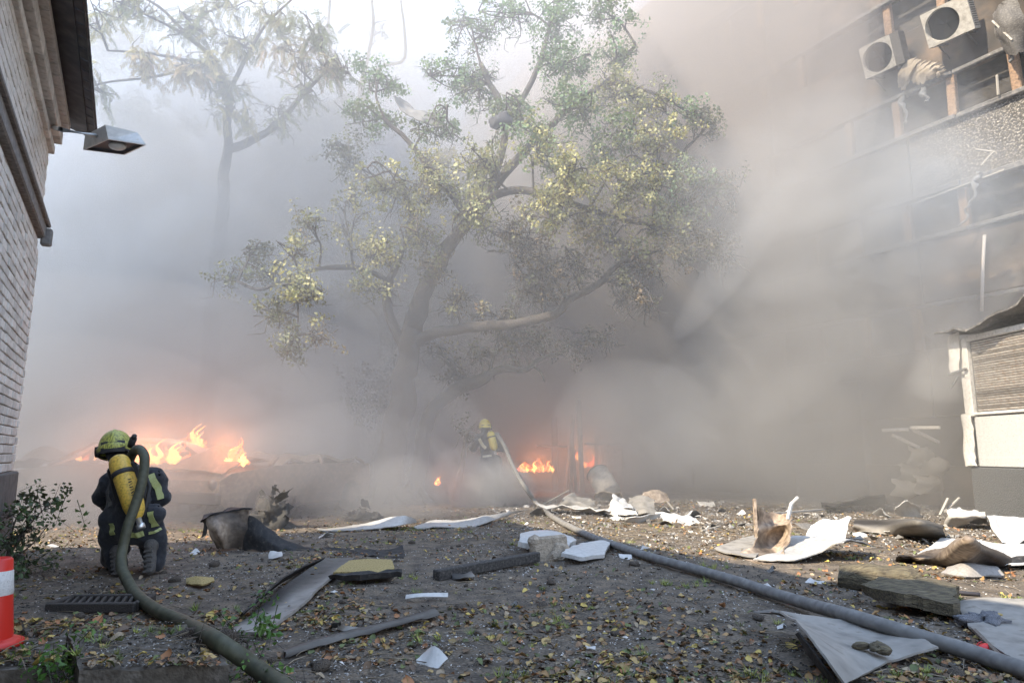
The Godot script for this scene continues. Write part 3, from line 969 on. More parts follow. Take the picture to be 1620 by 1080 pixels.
func build_trees() -> void:
	var bark := rough_mat("furrowed bark", [[0.0, 0.025, 0.021, 0.018], [0.4, 0.06, 0.05, 0.042], [0.7, 0.105, 0.088, 0.075], [1.0, 0.2, 0.175, 0.155]], 0.06, 1.3, 0.95, 2.0)
	bark.uv1_scale = V(1.6, 0.5, 1.6)
	var pale := rough_mat("flaking pale bark", [[0.0, 0.12, 0.1, 0.09], [0.45, 0.28, 0.25, 0.21], [0.6, 0.55, 0.52, 0.46], [1.0, 0.66, 0.63, 0.57]], 0.03, 0.8, 0.9, 1.2)
	var green := Color(0.15, 0.25, 0.12); var green2 := Color(0.24, 0.34, 0.16)
	var olive := Color(0.24, 0.26, 0.13); var yellow := Color(0.56, 0.52, 0.24)
	var brown := Color(0.2, 0.13, 0.07); var dark := Color(0.05, 0.055, 0.035)
	var t := thing("apricot_tree", "large gnarled leafy tree leaning right in the middle of the yard", "tree", V(-2.97,0,-16.6))
	var clusters := [
		[V(-3.28,10.37,-15.6), V(0.65, 0.7, 0.6), 42, green, green2, 0.1], [V(-3.35,9.1,-15.4), V(0.8, 0.6, 0.7), 46, green, olive, 0.2], [V(-3.91,8.04,-15.2), V(0.6, 0.8, 0.6), 34, dark, olive, 0.4],
		[V(-1.48,10.37,-15.6), V(0.7, 0.6, 0.7), 46, green, green2, 0.1], [V(-1.05,12.01,-16), V(0.7, 0.8, 0.8), 30, green, olive, 0.9], [V(-0.16,12.51,-16.2), V(0.8, 0.6, 0.8), 40, green, green2, 0.7], [V(0.98,12.19,-16), V(0.9, 0.7, 0.8), 64, green, green2, 0.2], [V(2.41,12.23,-15.8), V(0.8, 0.7, 0.8), 40, green, olive, 0.4],
		[V(1.24,10.59,-15.4), V(1.0, 0.7, 0.9), 70, green, green2, 0.3], [V(2.67,10.88,-15.6), V(0.6, 0.6, 0.7), 34, green, olive, 0.5], [V(-0.8,10.26,-16), V(0.7, 0.6, 0.8), 36, green, olive, 1.0], [V(-1.8,8.84,-15.2), V(0.8, 0.6, 0.7), 38, green, olive, 0.5], [V(-0.15,9.1,-15.4), V(0.9, 0.7, 0.9), 54, green, olive, 0.6],
		[V(1.34,9.13,-15), V(1.0, 0.6, 0.9), 66, green, olive, 0.4], [V(2.5,9.64,-15.2), V(0.8, 0.6, 0.8), 44, olive, yellow, 0.5], [V(3.32,9.4,-15.2), V(0.8, 0.5, 0.7), 40, yellow, olive, 0.5], [V(4.35,9.26,-15.4), V(0.55, 0.4, 0.5), 24, green, olive, 0.5], [V(4.67,8.91,-15.5), V(0.4, 0.4, 0.5), 16, dark, olive, 0.4],
		[V(-2.92,7.18,-15), V(0.9, 0.8, 0.9), 46, olive, yellow, 0.9], [V(-1.75,7.33,-15), V(1.0, 0.8, 1.0), 60, olive, yellow, 1.0], [V(-0.57,7.62,-14.6), V(1.0, 0.8, 0.9), 66, olive, yellow, 0.7], [V(0.57,7.92,-14.6), V(1.0, 0.7, 0.9), 72, green, yellow, 0.5], [V(1.31,7,-14.2), V(0.9, 0.7, 0.8), 84, yellow, olive, 0.3], [V(0.77,6.5,-14.4), V(0.9, 0.6, 0.8), 62, yellow, olive, 0.5],
		[V(2.33,8.17,-14.8), V(1.0, 0.8, 1.0), 66, green, olive, 0.5], [V(3.39,8.26,-15), V(0.9, 0.6, 0.9), 54, yellow, olive, 0.5], [V(2.49,7.02,-14.6), V(1.1, 0.8, 1.0), 76, olive, yellow, 0.6], [V(3.79,7.18,-15), V(1.0, 0.8, 0.9), 54, green, olive, 0.7], [V(4.72,7.34,-15.4), V(0.6, 0.6, 0.6), 24, dark, olive, 0.7], [V(5.01,7.18,-15.4), V(0.4, 0.3, 0.4), 10, dark, olive, 0.8],
		[V(2.14,6.05,-14.8), V(1.2, 0.7, 1.0), 66, yellow, brown, 0.8], [V(3.32,6.12,-15), V(1.0, 0.7, 0.9), 54, olive, yellow, 0.7], [V(4.08,5.73,-15.2), V(0.9, 0.6, 0.8), 40, brown, olive, 0.8], [V(4.8,5.79,-15.4), V(0.4, 0.5, 0.5), 14, dark, brown, 0.8], [V(3.04,5.28,-15.2), V(0.9, 0.4, 0.8), 24, brown, olive, 1.0],
		[V(-1.01,6.42,-15), V(0.9, 0.7, 0.9), 44, olive, yellow, 1.0], [V(0.14,5.9,-14.8), V(1.0, 0.6, 0.9), 26, brown, olive, 1.6], [V(0.57,5.22,-15), V(0.9, 0.5, 0.8), 12, brown, olive, 2.0], [V(1.29,5.37,-15), V(0.7, 0.5, 0.7), 12, brown, olive, 1.6],
		[V(-2.19,6.18,-15.2), V(0.8, 0.6, 0.8), 38, olive, yellow, 0.9], [V(-3.02,5.67,-15), V(0.7, 0.5, 0.7), 36, yellow, olive, 0.6], [V(-3.14,4.86,-15), V(0.5, 0.3, 0.5), 20, yellow, olive, 0.4], [V(-1.77,5.48,-15.4), V(0.5, 0.5, 0.6), 18, olive, brown, 0.9], [V(-3.85,6.72,-15), V(0.5, 0.4, 0.5), 16, olive, yellow, 0.7],
		[V(-5.5,5.44,-14), V(0.45, 0.25, 0.4), 11, dark, olive, 0.3], [V(-5.85,4.77,-13.8), V(0.45, 0.28, 0.4), 11, dark, olive, 0.3], [V(-5.13,4.9,-13.8), V(0.5, 0.3, 0.4), 14, dark, olive, 0.4], [V(-4.76,5.37,-14), V(0.5, 0.3, 0.5), 15, yellow, olive, 0.4], [V(-4.24,5.85,-14.2), V(0.45, 0.4, 0.5), 12, olive, brown, 0.4], [V(-4.59,4.52,-13.6), V(0.5, 0.4, 0.45), 22, yellow, olive, 0.2], [V(-4.12,4.25,-13.6), V(0.4, 0.5, 0.4), 18, yellow, dark, 0.3], [V(-4.81,3.88,-13.4), V(0.45, 0.35, 0.4), 17, dark, olive, 0.3], [V(-4.34,3.43,-13.4), V(0.4, 0.35, 0.4), 17, dark, olive, 0.3], [V(-3.89,3.47,-13.6), V(0.25, 0.35, 0.3), 9, yellow, brown, 0.3],
		[V(-0.3,4.4,-16), V(0.8, 0.4, 0.6), 14, brown, olive, 1.4], [V(0.59,4.78,-15.6), V(0.7, 0.4, 0.6), 14, brown, olive, 1.4], [V(-1.36,4.71,-16), V(0.5, 0.5, 0.5), 12, brown, yellow, 1.3], [V(2.84,4.64,-15), V(0.5, 0.4, 0.5), 8, brown, olive, 1.6],
	]
	tree(t, [[V(-3,-0.06,-16.6), V(-2.91,1.2,-16.6), V(-2.65,2.33,-16.5), V(-2.57,3.24,-16.4), V(-2.45,4.07,-16.3), V(-2.3,4.76,-16.2)], 0.36, 0.22], [
		[[V(-2.42,4.15,-16.3), V(-2.17,4.89,-16.1), V(-1.68,5.89,-16), V(-1.04,6.77,-15.8), V(-0.53,7.34,-15.6), V(-0.15,9.04,-15.6), V(-0.79,10.83,-15.8)], 0.24, 0.06],
		[[V(-1.04,6.77,-15.8), V(-1.67,7.58,-15.6), V(-2.35,8.37,-15.4), V(-3.03,9.05,-15.3)], 0.12, 0.04],
		[[V(-0.53,7.26,-15.6), V(0.3,7.26,-15.2), V(1.31,6.87,-15), V(2.46,6.49,-15), V(3.66,6.33,-15.2)], 0.11, 0.04],
		[[V(-0.49,7.42,-15.6), V(0.45,8.45,-15.4), V(1.38,9.43,-15.4), V(2.34,10.2,-15.6), V(3.09,11.29,-15.7)], 0.12, 0.04],
		[[V(-0.15,9.04,-15.6), V(0.63,10.66,-15.8), V(0.97,12.01,-16), V(1.58,13.6,-16.2)], 0.08, 0.03],
		[[V(-2.37,3.76,-16.3), V(-1.8,3.99,-16), V(-1.04,4.12,-15.8), V(-0.15,4.14,-15.6), V(0.51,4.21,-15.5), V(1.05,4.33,-15.4), V(1.34,4.65,-15.4), V(1.74,4.89,-15.3), V(2.14,5.13,-15.2), V(2.54,5.5,-15.2), V(3.2,5.73,-15.2)], 0.14, 0.06],
		[[V(-2.61,3.55,-16.4), V(-3.05,4.78,-16.3), V(-2.83,5.65,-16), V(-2.42,6.5,-15.7), V(-2.55,7.34,-15.4)], 0.13, 0.05],
		[[V(-2.93,5.23,-16.2), V(-3.53,5.41,-15.4), V(-4.25,5.19,-14.6), V(-4.73,4.82,-14), V(-5.18,4.5,-13.7), V(-5.67,4.67,-13.7)], 0.07, 0.025],
		[[V(-4.73,4.82,-14), V(-4.41,4.21,-13.7), V(-4.28,3.5,-13.4)], 0.03, 0.015],
	], clusters, bark, 0, 0.95, 1.3)
	# the scorched leaning tree next to it
	t = thing("leaning_tree", "scorched thin tree bending right, left of the standing firefighter", "tree", V(-2.33,0.03,-17.4))
	tree(t, [[V(-2.44,-0.04,-17.4), V(-2.32,1.2,-17.4), V(-2.13,1.94,-17.3), V(-1.72,2.53,-17.2), V(-1.07,2.88,-17), V(-0.6,3.11,-16.9)], 0.2, 0.14], [
		[[V(-0.6,3.11,-16.9), V(-0.16,3.25,-16.8), V(0.34,3.21,-16.8), V(0.75,3.48,-16.8), V(1.26,3.63,-16.8)], 0.11, 0.04], [[V(-0.57,3.14,-16.9), V(-0.35,3.92,-16.8), V(-0.16,4.56,-16.8), V(0.03,5.05,-16.8)], 0.05, 0.02], [[V(0.5,3.33,-16.8), V(0.72,3.12,-16.7), V(0.8,2.89,-16.6)], 0.04, 0.015],
	], [[V(-0.16,3.92,-16.8), V(0.5, 0.5, 0.5), 14, brown, olive, 1.2], [V(0.62,3.89,-16.6), V(0.6, 0.4, 0.5), 10, dark, brown, 1.4], [V(-1.42,3.15,-17), V(0.4, 0.35, 0.4), 12, dark, brown, 1.0], [V(-1.75,3.63,-17), V(0.4, 0.4, 0.4), 8, brown, yellow, 1.0], [V(-0.79,3.6,-16.8), V(0.4, 0.3, 0.4), 8, brown, olive, 1.2], [V(1.89,3.92,-16.8), V(0.8, 0.4, 0.6), 18, dark, brown, 1.0]], bark)
	# a bent sapling by the firefighter
	t = thing("broken_sapling", "charred broken sapling left of the standing firefighter", "tree", V(-1.29,0.4,-16.2))
	tree(t, [[V(-1.32,0.11,-16.2), V(-1.21,0.76,-16.2), V(-1.14,1.24,-16.2), V(-1.06,1.65,-16.1)], 0.09, 0.04], [[[V(-1.06,1.65,-16.1), V(-1.23,1.75,-16.1), V(-1.36,1.83,-16.1)], 0.03, 0.015], [[V(-1.14,1.24,-16.2), V(-0.96,1.37,-16.1), V(-0.85,1.44,-16)], 0.025, 0.015]], [[V(-1.08,1.65,-16.1), V(0.15, 0.06, 0.15), 4, dark, brown, 0.3]], bark)
	# pale flaking trunk catching the sun behind
	t = thing("pale_tree", "pale flaking trunk catching the sun just left of the big tree", "tree", V(-3.75,0.2,-19.5))
	tree(t, [[V(-3.78,0.13,-19.5), V(-3.65,1.82,-19.5), V(-3.63,3.26,-19.5), V(-3.61,4.71,-19.4), V(-3.52,6,-19.3), V(-3.14,7.3,-19.2)], 0.24, 0.15], [[[V(-3.61,4.71,-19.4), V(-3.95,5.19,-19), V(-4.41,5.46,-18.6)], 0.09, 0.03], [[V(-3.14,7.3,-19.2), V(-2.86,8.38,-19), V(-2.21,9.47,-18.8)], 0.12, 0.04]],
		[[V(-3.55,2.95,-18.2), V(0.9, 0.7, 0.7), 60, dark, brown, 0.3], [V(-3.95,2.28,-18.2), V(0.6, 0.5, 0.6), 30, dark, green, 0.3], [V(-4.41,5.46,-18.6), V(0.6, 0.4, 0.5), 16, olive, yellow, 0.6], [V(-2.21,9.47,-18.8), V(1.2, 1.0, 1.0), 50, olive, yellow, 0.5], [V(-3.1,8.31,-18.8), V(1.0, 0.8, 1.0), 40, olive, yellow, 0.6]], pale)
	# the tree with long hanging leaves, upper left
	t = thing("ailanthus_tree", "tall tree with long hanging leaves and pale seed tufts, upper left", "tree", V(-9.71,0.16,-21))
	var sage := Color(0.17, 0.2, 0.09); var straw := Color(0.5, 0.43, 0.2); var rust := Color(0.5, 0.34, 0.22)
	tree(t, [[V(-9.7,0.07,-21), V(-9.47,2.64,-21), V(-9.13,5.3,-20.5), V(-8.71,7.4,-19.5), V(-8.05,8.74,-18)], 0.34, 0.14], [
		[[V(-8.05,8.74,-18), V(-7.52,9.06,-17), V(-7.43,9.72,-16.6), V(-7.32,10.31,-16.4), V(-7.65,11.08,-16.2), V(-8.25,11.66,-16), V(-8.9,11.96,-15.8)], 0.14, 0.03],
		[[V(-7.52,9.06,-17), V(-6.78,9.25,-16.8), V(-6,9.53,-16.4), V(-5.29,10.09,-16), V(-4.59,10.66,-15.8)], 0.12, 0.03],
		[[V(-7.68,11.08,-16.2), V(-8.26,10.92,-15.8), V(-8.84,10.84,-15.4), V(-9.67,10.67,-15)], 0.05, 0.02],
		[[V(-7.64,11,-16.2), V(-8.24,10.63,-15.8), V(-8.9,10.19,-15.4), V(-9.56,9.86,-15), V(-10.04,9.55,-14.8)], 0.045, 0.015],
		[[V(-7.32,10.31,-16.4), V(-6.84,11.25,-16.2), V(-6.33,12.01,-16), V(-5.56,12.91,-16)], 0.06, 0.02],
		[[V(-8.25,11.66,-16), V(-9.02,12.4,-15.8), V(-9.84,12.71,-15.5)], 0.05, 0.02],
	], [
		[V(-9.94,11.53,-14.8), V(0.6, 0.4, 0.5), 22, sage, straw, 0.4], [V(-9.96,10.02,-14.6), V(0.4, 0.3, 0.4), 12, sage, straw, 0.4], [V(-9.62,9.47,-14.6), V(0.4, 0.3, 0.4), 12, sage, olive, 0.5], [V(-9.33,12.03,-15.4), V(0.7, 0.5, 0.6), 34, sage, straw, 0.8], [V(-8.9,10.67,-15.4), V(0.5, 0.45, 0.5), 40, straw, rust, 0.2], [V(-8.13,10.54,-15.6), V(0.5, 0.4, 0.5), 44, straw, rust, 0.3], [V(-7.7,10.83,-15.8), V(0.5, 0.45, 0.5), 40, straw, sage, 0.3], [V(-7.36,10.43,-16), V(0.7, 0.5, 0.6), 40, sage, straw, 0.4], [V(-8.16,11.79,-15.8), V(0.8, 0.6, 0.6), 26, sage, olive, 0.9],
		[V(-6.94,11.48,-16), V(0.7, 0.6, 0.6), 40, sage, straw, 0.5], [V(-7.07,9.68,-16.2), V(0.6, 0.5, 0.5), 32, straw, sage, 0.5], [V(-6.18,12.19,-16), V(0.9, 0.6, 0.6), 54, sage, straw, 0.4], [V(-5.57,11.09,-15.8), V(0.6, 0.5, 0.5), 32, sage, rust, 0.5], [V(-5.04,11.7,-15.8), V(0.7, 0.6, 0.6), 40, sage, olive, 0.4], [V(-4.64,10.6,-15.7), V(0.4, 0.5, 0.5), 26, sage, rust, 0.5], [V(-5.2,10.06,-15.8), V(0.5, 0.4, 0.5), 12, sage, olive, 0.9], [V(-4.28,10.66,-15.8), V(0.3, 0.4, 0.4), 10, sage, olive, 0.6], [V(-5.93,9.51,-16.2), V(0.5, 0.4, 0.5), 10, sage, olive, 1.2], [V(-7.5,12.55,-16), V(0.9, 0.5, 0.6), 36, sage, straw, 0.7],
	], bark, 1, 0.82, 1.8)
	# hazy trees behind
	var haze := Color(0.09, 0.12, 0.08)
	t = thing("hazy_tree", "big pale hazy tree with forked bare trunks against blue sky", "tree", V(-11.74,0.39,-30))
	tree(t, [[V(-12.01,0.31,-30), V(-12.13,4.36,-30), V(-12.03,7.11,-29.5), V(-11.77,9.26,-29), V(-11.04,11.69,-28.5), V(-10.14,13.51,-28), V(-8.97,15.02,-27.5)], 0.75, 0.4], [[[V(-8.97,15.02,-27.5), V(-7.78,15.62,-27), V(-6.6,15.92,-26.5)], 0.3, 0.1], [[V(-11.29,10.57,-28.6), V(-10.05,11.79,-28), V(-9.38,13.58,-27.5), V(-8.97,15.02,-27.5)], 0.3, 0.2], [[V(-11.77,9.26,-29), V(-12.61,11.5,-28), V(-13.73,13.29,-27.5)], 0.25, 0.1], [[V(-8.97,15.02,-27.5), V(-9.2,17.37,-27), V(-8.33,19.1,-26.5)], 0.25, 0.08]],
		[[V(-9.3,13.91,-27), V(2.0, 1.4, 1.4), 130, haze, green, 0.3], [V(-7.93,13.07,-27), V(1.8, 1.6, 1.4), 130, haze, green, 0.3], [V(-9.68,11.14,-27), V(1.6, 1.4, 1.4), 90, haze, olive, 0.3], [V(-8.11,11.14,-27), V(1.6, 1.4, 1.4), 90, haze, olive, 0.3], [V(-12.61,11.96,-27), V(1.8, 1.2, 1.2), 80, haze, olive, 0.3], [V(-11.61,8.71,-27), V(1.2, 2.2, 1.2), 70, haze, olive, 0.3], [V(-14.94,14.76,-27), V(2.0, 1.6, 1.4), 90, haze, olive, 0.3], [V(-7.07,14.51,-26.5), V(1.4, 1.2, 1.2), 60, haze, olive, 0.6]], bark, 0, 2.2)
	t = thing("hazy_tree", "dim tall tree behind the brick building's eave, almost lost in smoke", "tree", V(-18.05,0.34,-32))
	tree(t, [[V(-18.05,0.25,-32), V(-18.3,4.57,-32), V(-18.27,9.03,-31.5), V(-17.95,13.55,-31), V(-17.25,16.91,-30)], 0.5, 0.2], [[[V(-18.02,11.05,-31), V(-16.4,13.77,-30), V(-16.01,16.27,-30)], 0.2, 0.08], [[V(-17.95,13.55,-31), V(-18.98,16.27,-30), V(-19.88,19.49,-30)], 0.2, 0.08]],
		[[V(-18.17,20.15,-29), V(2.4, 2.0, 1.6), 120, haze, olive, 0.3], [V(-17.48,15.77,-29), V(2.2, 1.8, 1.6), 110, haze, olive, 0.3], [V(-15.28,13.35,-29), V(1.8, 2.0, 1.6), 90, haze, green, 0.3], [V(-14.77,10.41,-29), V(1.6, 2.0, 1.6), 60, haze, green, 0.3], [V(-18.54,11.87,-29), V(1.6, 2.4, 1.6), 70, haze, green, 0.3]], bark, 0, 2.2)
	t = thing("bare_tree", "bare curved branches fading into pale smoke above the big tree's left side", "tree", V(-5.92,0.5,-26))
	tree(t, [[V(-5.91,0.33,-26), V(-6.04,3.94,-26), V(-6.23,8.8,-25.5), V(-6.02,12.71,-25), V(-5.76,15.6,-24.5)], 0.3, 0.12], [[[V(-5.9,14.18,-24.8), V(-5.05,15.57,-24), V(-4.04,15.84,-23.6), V(-4.24,18.2,-23.6)], 0.09, 0.04], [[V(-5.76,15.6,-24.5), V(-5.35,17.41,-24), V(-5.54,19.3,-24)], 0.08, 0.04], [[V(-6.08,11.16,-25), V(-6.46,14.08,-24.6), V(-7.09,17.01,-24.2), V(-7.02,19.3,-24)], 0.09, 0.04]], [[V(-5.1,17.15,-24), V(0.6, 0.8, 0.6), 3, brown, olive, 0.6]], bark)
	# leafy bush at the foot of the brick building, and weeds
	t = thing("wall_bush", "dark leafy bush at the foot of the brick building behind the cone", "bush", V(-5.1,0,-7.19))
	tree(t, [[V(-5.12,0,-7.19), V(-5.12,0.15,-7.2), V(-5.1,0.34,-7.2)], 0.02, 0.01], [[[V(-5.12,0.15,-7.2), V(-4.95,0.46,-7.2), V(-4.75,0.69,-7.2)], 0.01, 0.004], [[V(-5.14,0.15,-7.2), V(-5.16,0.52,-7.3), V(-5.04,0.65,-7.3)], 0.01, 0.004], [[V(-4.99,0.12,-7), V(-4.76,0.3,-7), V(-4.62,0.49,-7)], 0.008, 0.004]],
		[[V(-5.12,0.28,-7.2), V(0.18, 0.16, 0.15), 16, dark, green, 0.2], [V(-4.94,0.4,-7.2), V(0.13, 0.1, 0.12), 9, dark, green, 0.2], [V(-4.81,0.65,-7.2), V(0.1, 0.06, 0.1), 8, green, dark, 0.1], [V(-5.33,0.51,-7.4), V(0.12, 0.14, 0.12), 9, dark, green, 0.2], [V(-4.81,0.15,-7), V(0.2, 0.08, 0.14), 12, dark, green, 0.1]], bark, 0, 0.62)
	for e in [[V(-2.34,0,-3.72), 12, V(0.16, 0.03, 0.08), "low green weeds at the bottom left frame edge before the slab"], [V(-1.61,0,-4.35), 7, V(0.06, 0.03, 0.12), "green weeds between the concrete slab corner and the hose"], [V(-1.36,0,-3.86), 7, V(0.06, 0.05, 0.1), "weeds under the hose at the bottom frame edge"]]:
		t = thing("weed_plant", e[3], "weeds", e[0])
		var o: Vector3 = e[0]
		tree(t, [[o, o + V(0.02, 0.05, 0), o + V(0.0, 0.09, 0.02)], 0.006, 0.003], [], [[o + V(0, 0.07, 0), e[2], e[1], Color(0.07, 0.17, 0.03), Color(0.12, 0.2, 0.05), 0.0]], bark, 0, 0.4)

# ---------------------------------------------------------------- people
func glove(f_lo: Vector3, wrist: Vector3, grip: Vector3, axis: Vector3, s: float, parent: Node3D) -> void:
	# a gloved hand closed round a bar through `grip` along `axis`
	var F := Field.new(grip - V(0.16, 0.16, 0.16) * s, grip + V(0.16, 0.16, 0.16) * s, 0.0055 * s)
	var to := (grip - wrist).normalized()
	var up := axis.cross(to).normalized()
	var palm := grip - to * 0.02 * s + up * 0.045 * s
	F.cap(wrist, palm, 0.034 * s, 0.036 * s, 0.02)
	for k in 4:
		var off := axis * (k - 1.5) * 0.021 * s
		var len: float = [0.9, 1.0, 0.95, 0.75][k]
		var a := palm + off + to * 0.03 * s
		var b := a + (to * 0.045 - up * 0.02) * s * len
		var c := b + (-up * 0.042 + to * 0.004) * s * len
		var d := c + (-to * 0.035 - up * 0.012) * s * len
		F.cap(a, b, 0.0115 * s, 0.011 * s, 0.004)
		F.cap(b, c, 0.011 * s, 0.0105 * s, 0.003)
		F.cap(c, d, 0.0105 * s, 0.009 * s, 0.003)
	var th := palm - axis * 0.035 * s - to * 0.02 * s
	F.cap(palm - to * 0.02 * s, th, 0.02 * s, 0.014 * s, 0.01)
	F.cap(th, th + (to * 0.035 - up * 0.04) * s, 0.013 * s, 0.011 * s, 0.004)
	var m := MB.new()
	F.mesh(m)
	part("glove", m, flat_mat("work glove", lin(0.05, 0.045, 0.04), 0.9), parent)

func cloth(lo: Vector3, hi: Vector3, cell: float, caps: Array, fold: float) -> Field:
	var F := Field.new(lo, hi, cell)
	for c in caps: F.cap(c[0], c[1], c[2], c[3], c[4] if c.size() > 4 else 0.04)
	F.rough(noise, fold, 230.0)
	F.rough(noise, fold * 0.7, 560.0)
	return F

func strip(F: Field, pts: Array, w: float, m: Material, parent: Node3D, called := "reflective_stripe") -> void:
	var a := []
	var b := []
	for k in 9:
		var f := float(k) / 8 * (pts.size() - 1)
		var i := mini(int(f), pts.size() - 2)
		var p: Vector3 = (pts[i] as Vector3).lerp(pts[i + 1], f - i) + V(0, 0, 0.5)
		var d: Vector3 = ((pts[i + 1] - pts[i]) as Vector3).normalized().cross(V(0, 0, 1)) * w / 2
		a.append(F.hit(p - d, V(0, 0, -1)) + V(0, 0, 0.012))
		b.append(F.hit(p + d, V(0, 0, -1)) + V(0, 0, 0.012))
	var mb := MB.new()
	mb.sheet([a, b], 0.006, 1)
	part(called, mb, m, parent)

func helmet(c: Vector3, s: float, tilt: Basis, m: Material, dark: Material, parent: Node3D) -> void:
	# shell: dome with a low neck guard; c is the head's centre
	var b := MB.new()
	var n := 28
	var rows := []
	for i in 15:
		var th := PI * 0.64 * i / 14
		var row := PackedVector3Array()
		for k in n:
			var ph := TAU * k / n
			var low: float = 1.0 + (0.12 if i > 11 else 0.0)
			var ridge := 1.0 + 0.05 * exp(-pow(sin(ph) * 5, 2)) * (1.0 if i < 10 else 0.0)
			row.append(c + tilt * (V(sin(th) * sin(ph) * 0.142 * low, cos(th) * 0.165, sin(th) * cos(ph) * 0.168 * low) * s * ridge))
		rows.append(row)
	for i in 14:
		for k in n:
			var k2 := (k + 1) % n
			b.q(rows[i][k], rows[i + 1][k], rows[i + 1][k2], rows[i][k2])
	var h := part("helmet", b, m, parent)
	b = MB.new()
	for k in n:
		var k2 := (k + 1) % n
		var lift := tilt * V(0, 0.03 * s, 0)
		b.q(rows[14][k] - lift * 0.4, rows[14][k2] - lift * 0.4, rows[14][k2] + lift + (rows[14][k2] - c) * 0.04, rows[14][k] + lift + (rows[14][k] - c) * 0.04)
	part("helmet_rim", b, dark, h)
	b = MB.new()
	var back := []
	for i in 3:
		var row := []
		for k in 5:
			var ph := (k - 2) * 0.32
			row.append(c + tilt * (V(sin(ph) * 0.165, 0.015 - i * 0.055, cos(ph) * (0.175 - 0.012 * absf(i - 1))) * s))
		back.append(row)
	b.sheet(back, 0.012 * s, 3)
	part("neck_guard", b, dark, h)
	for sg in [-1, 1]:
		b = MB.new()
		var o: Vector3 = c + tilt * (V(sg * 0.155, -0.03, 0.0) * s)
		b.lathe(o - tilt * V(sg * 0.02 * s, 0, 0), o + tilt * V(sg * 0.02 * s, 0, 0), [Vector2(0, 0), Vector2(0, 0.055 * s), Vector2(0.03 * s, 0.05 * s), Vector2(0.035 * s, 0)], 14)
		part("visor_pivot", b, dark, h)

func cylinder(a: Vector3, e: Vector3, r: float, parent: Node3D, m: Material, dark: Material) -> void:
	var l := a.distance_to(e)
	var b := MB.new()
	b.lathe(a, e, [Vector2(-0.0 * l, 0), Vector2(0.004, r * 0.45), Vector2(0.02, r * 0.72), Vector2(0.05, r * 0.92), Vector2(0.09, r), Vector2(l * 0.5, r * 1.0), Vector2(l * 0.78, r * 0.99), Vector2(l * 0.88, r * 0.85), Vector2(l * 0.95, r * 0.58), Vector2(l * 0.985, r * 0.32), Vector2(l, r * 0.22), Vector2(l, 0)], 24)
	var cy := part("air_cylinder", b, m, parent)
	var d := (e - a).normalized()
	b = MB.new()
	b.lathe(e, e + d * 0.09, [Vector2(-0.01, 0), Vector2(-0.01, r * 0.3), Vector2(0.05, r * 0.28), Vector2(0.055, r * 0.42), Vector2(0.1, r * 0.4), Vector2(0.1, 0)], 12)
	part("valve", b, flat_mat("chrome valve", lin(0.6, 0.6, 0.6), 0.3, false, 0.8), cy)
	b = MB.new()
	b.lathe(a + d * l * 0.26, a + d * l * 0.34, [Vector2(0, r), Vector2(0, r * 1.06), Vector2(l * 0.07, r * 1.06), Vector2(l * 0.07, r)], 24)
	part("cylinder_strap", b, dark, cy)

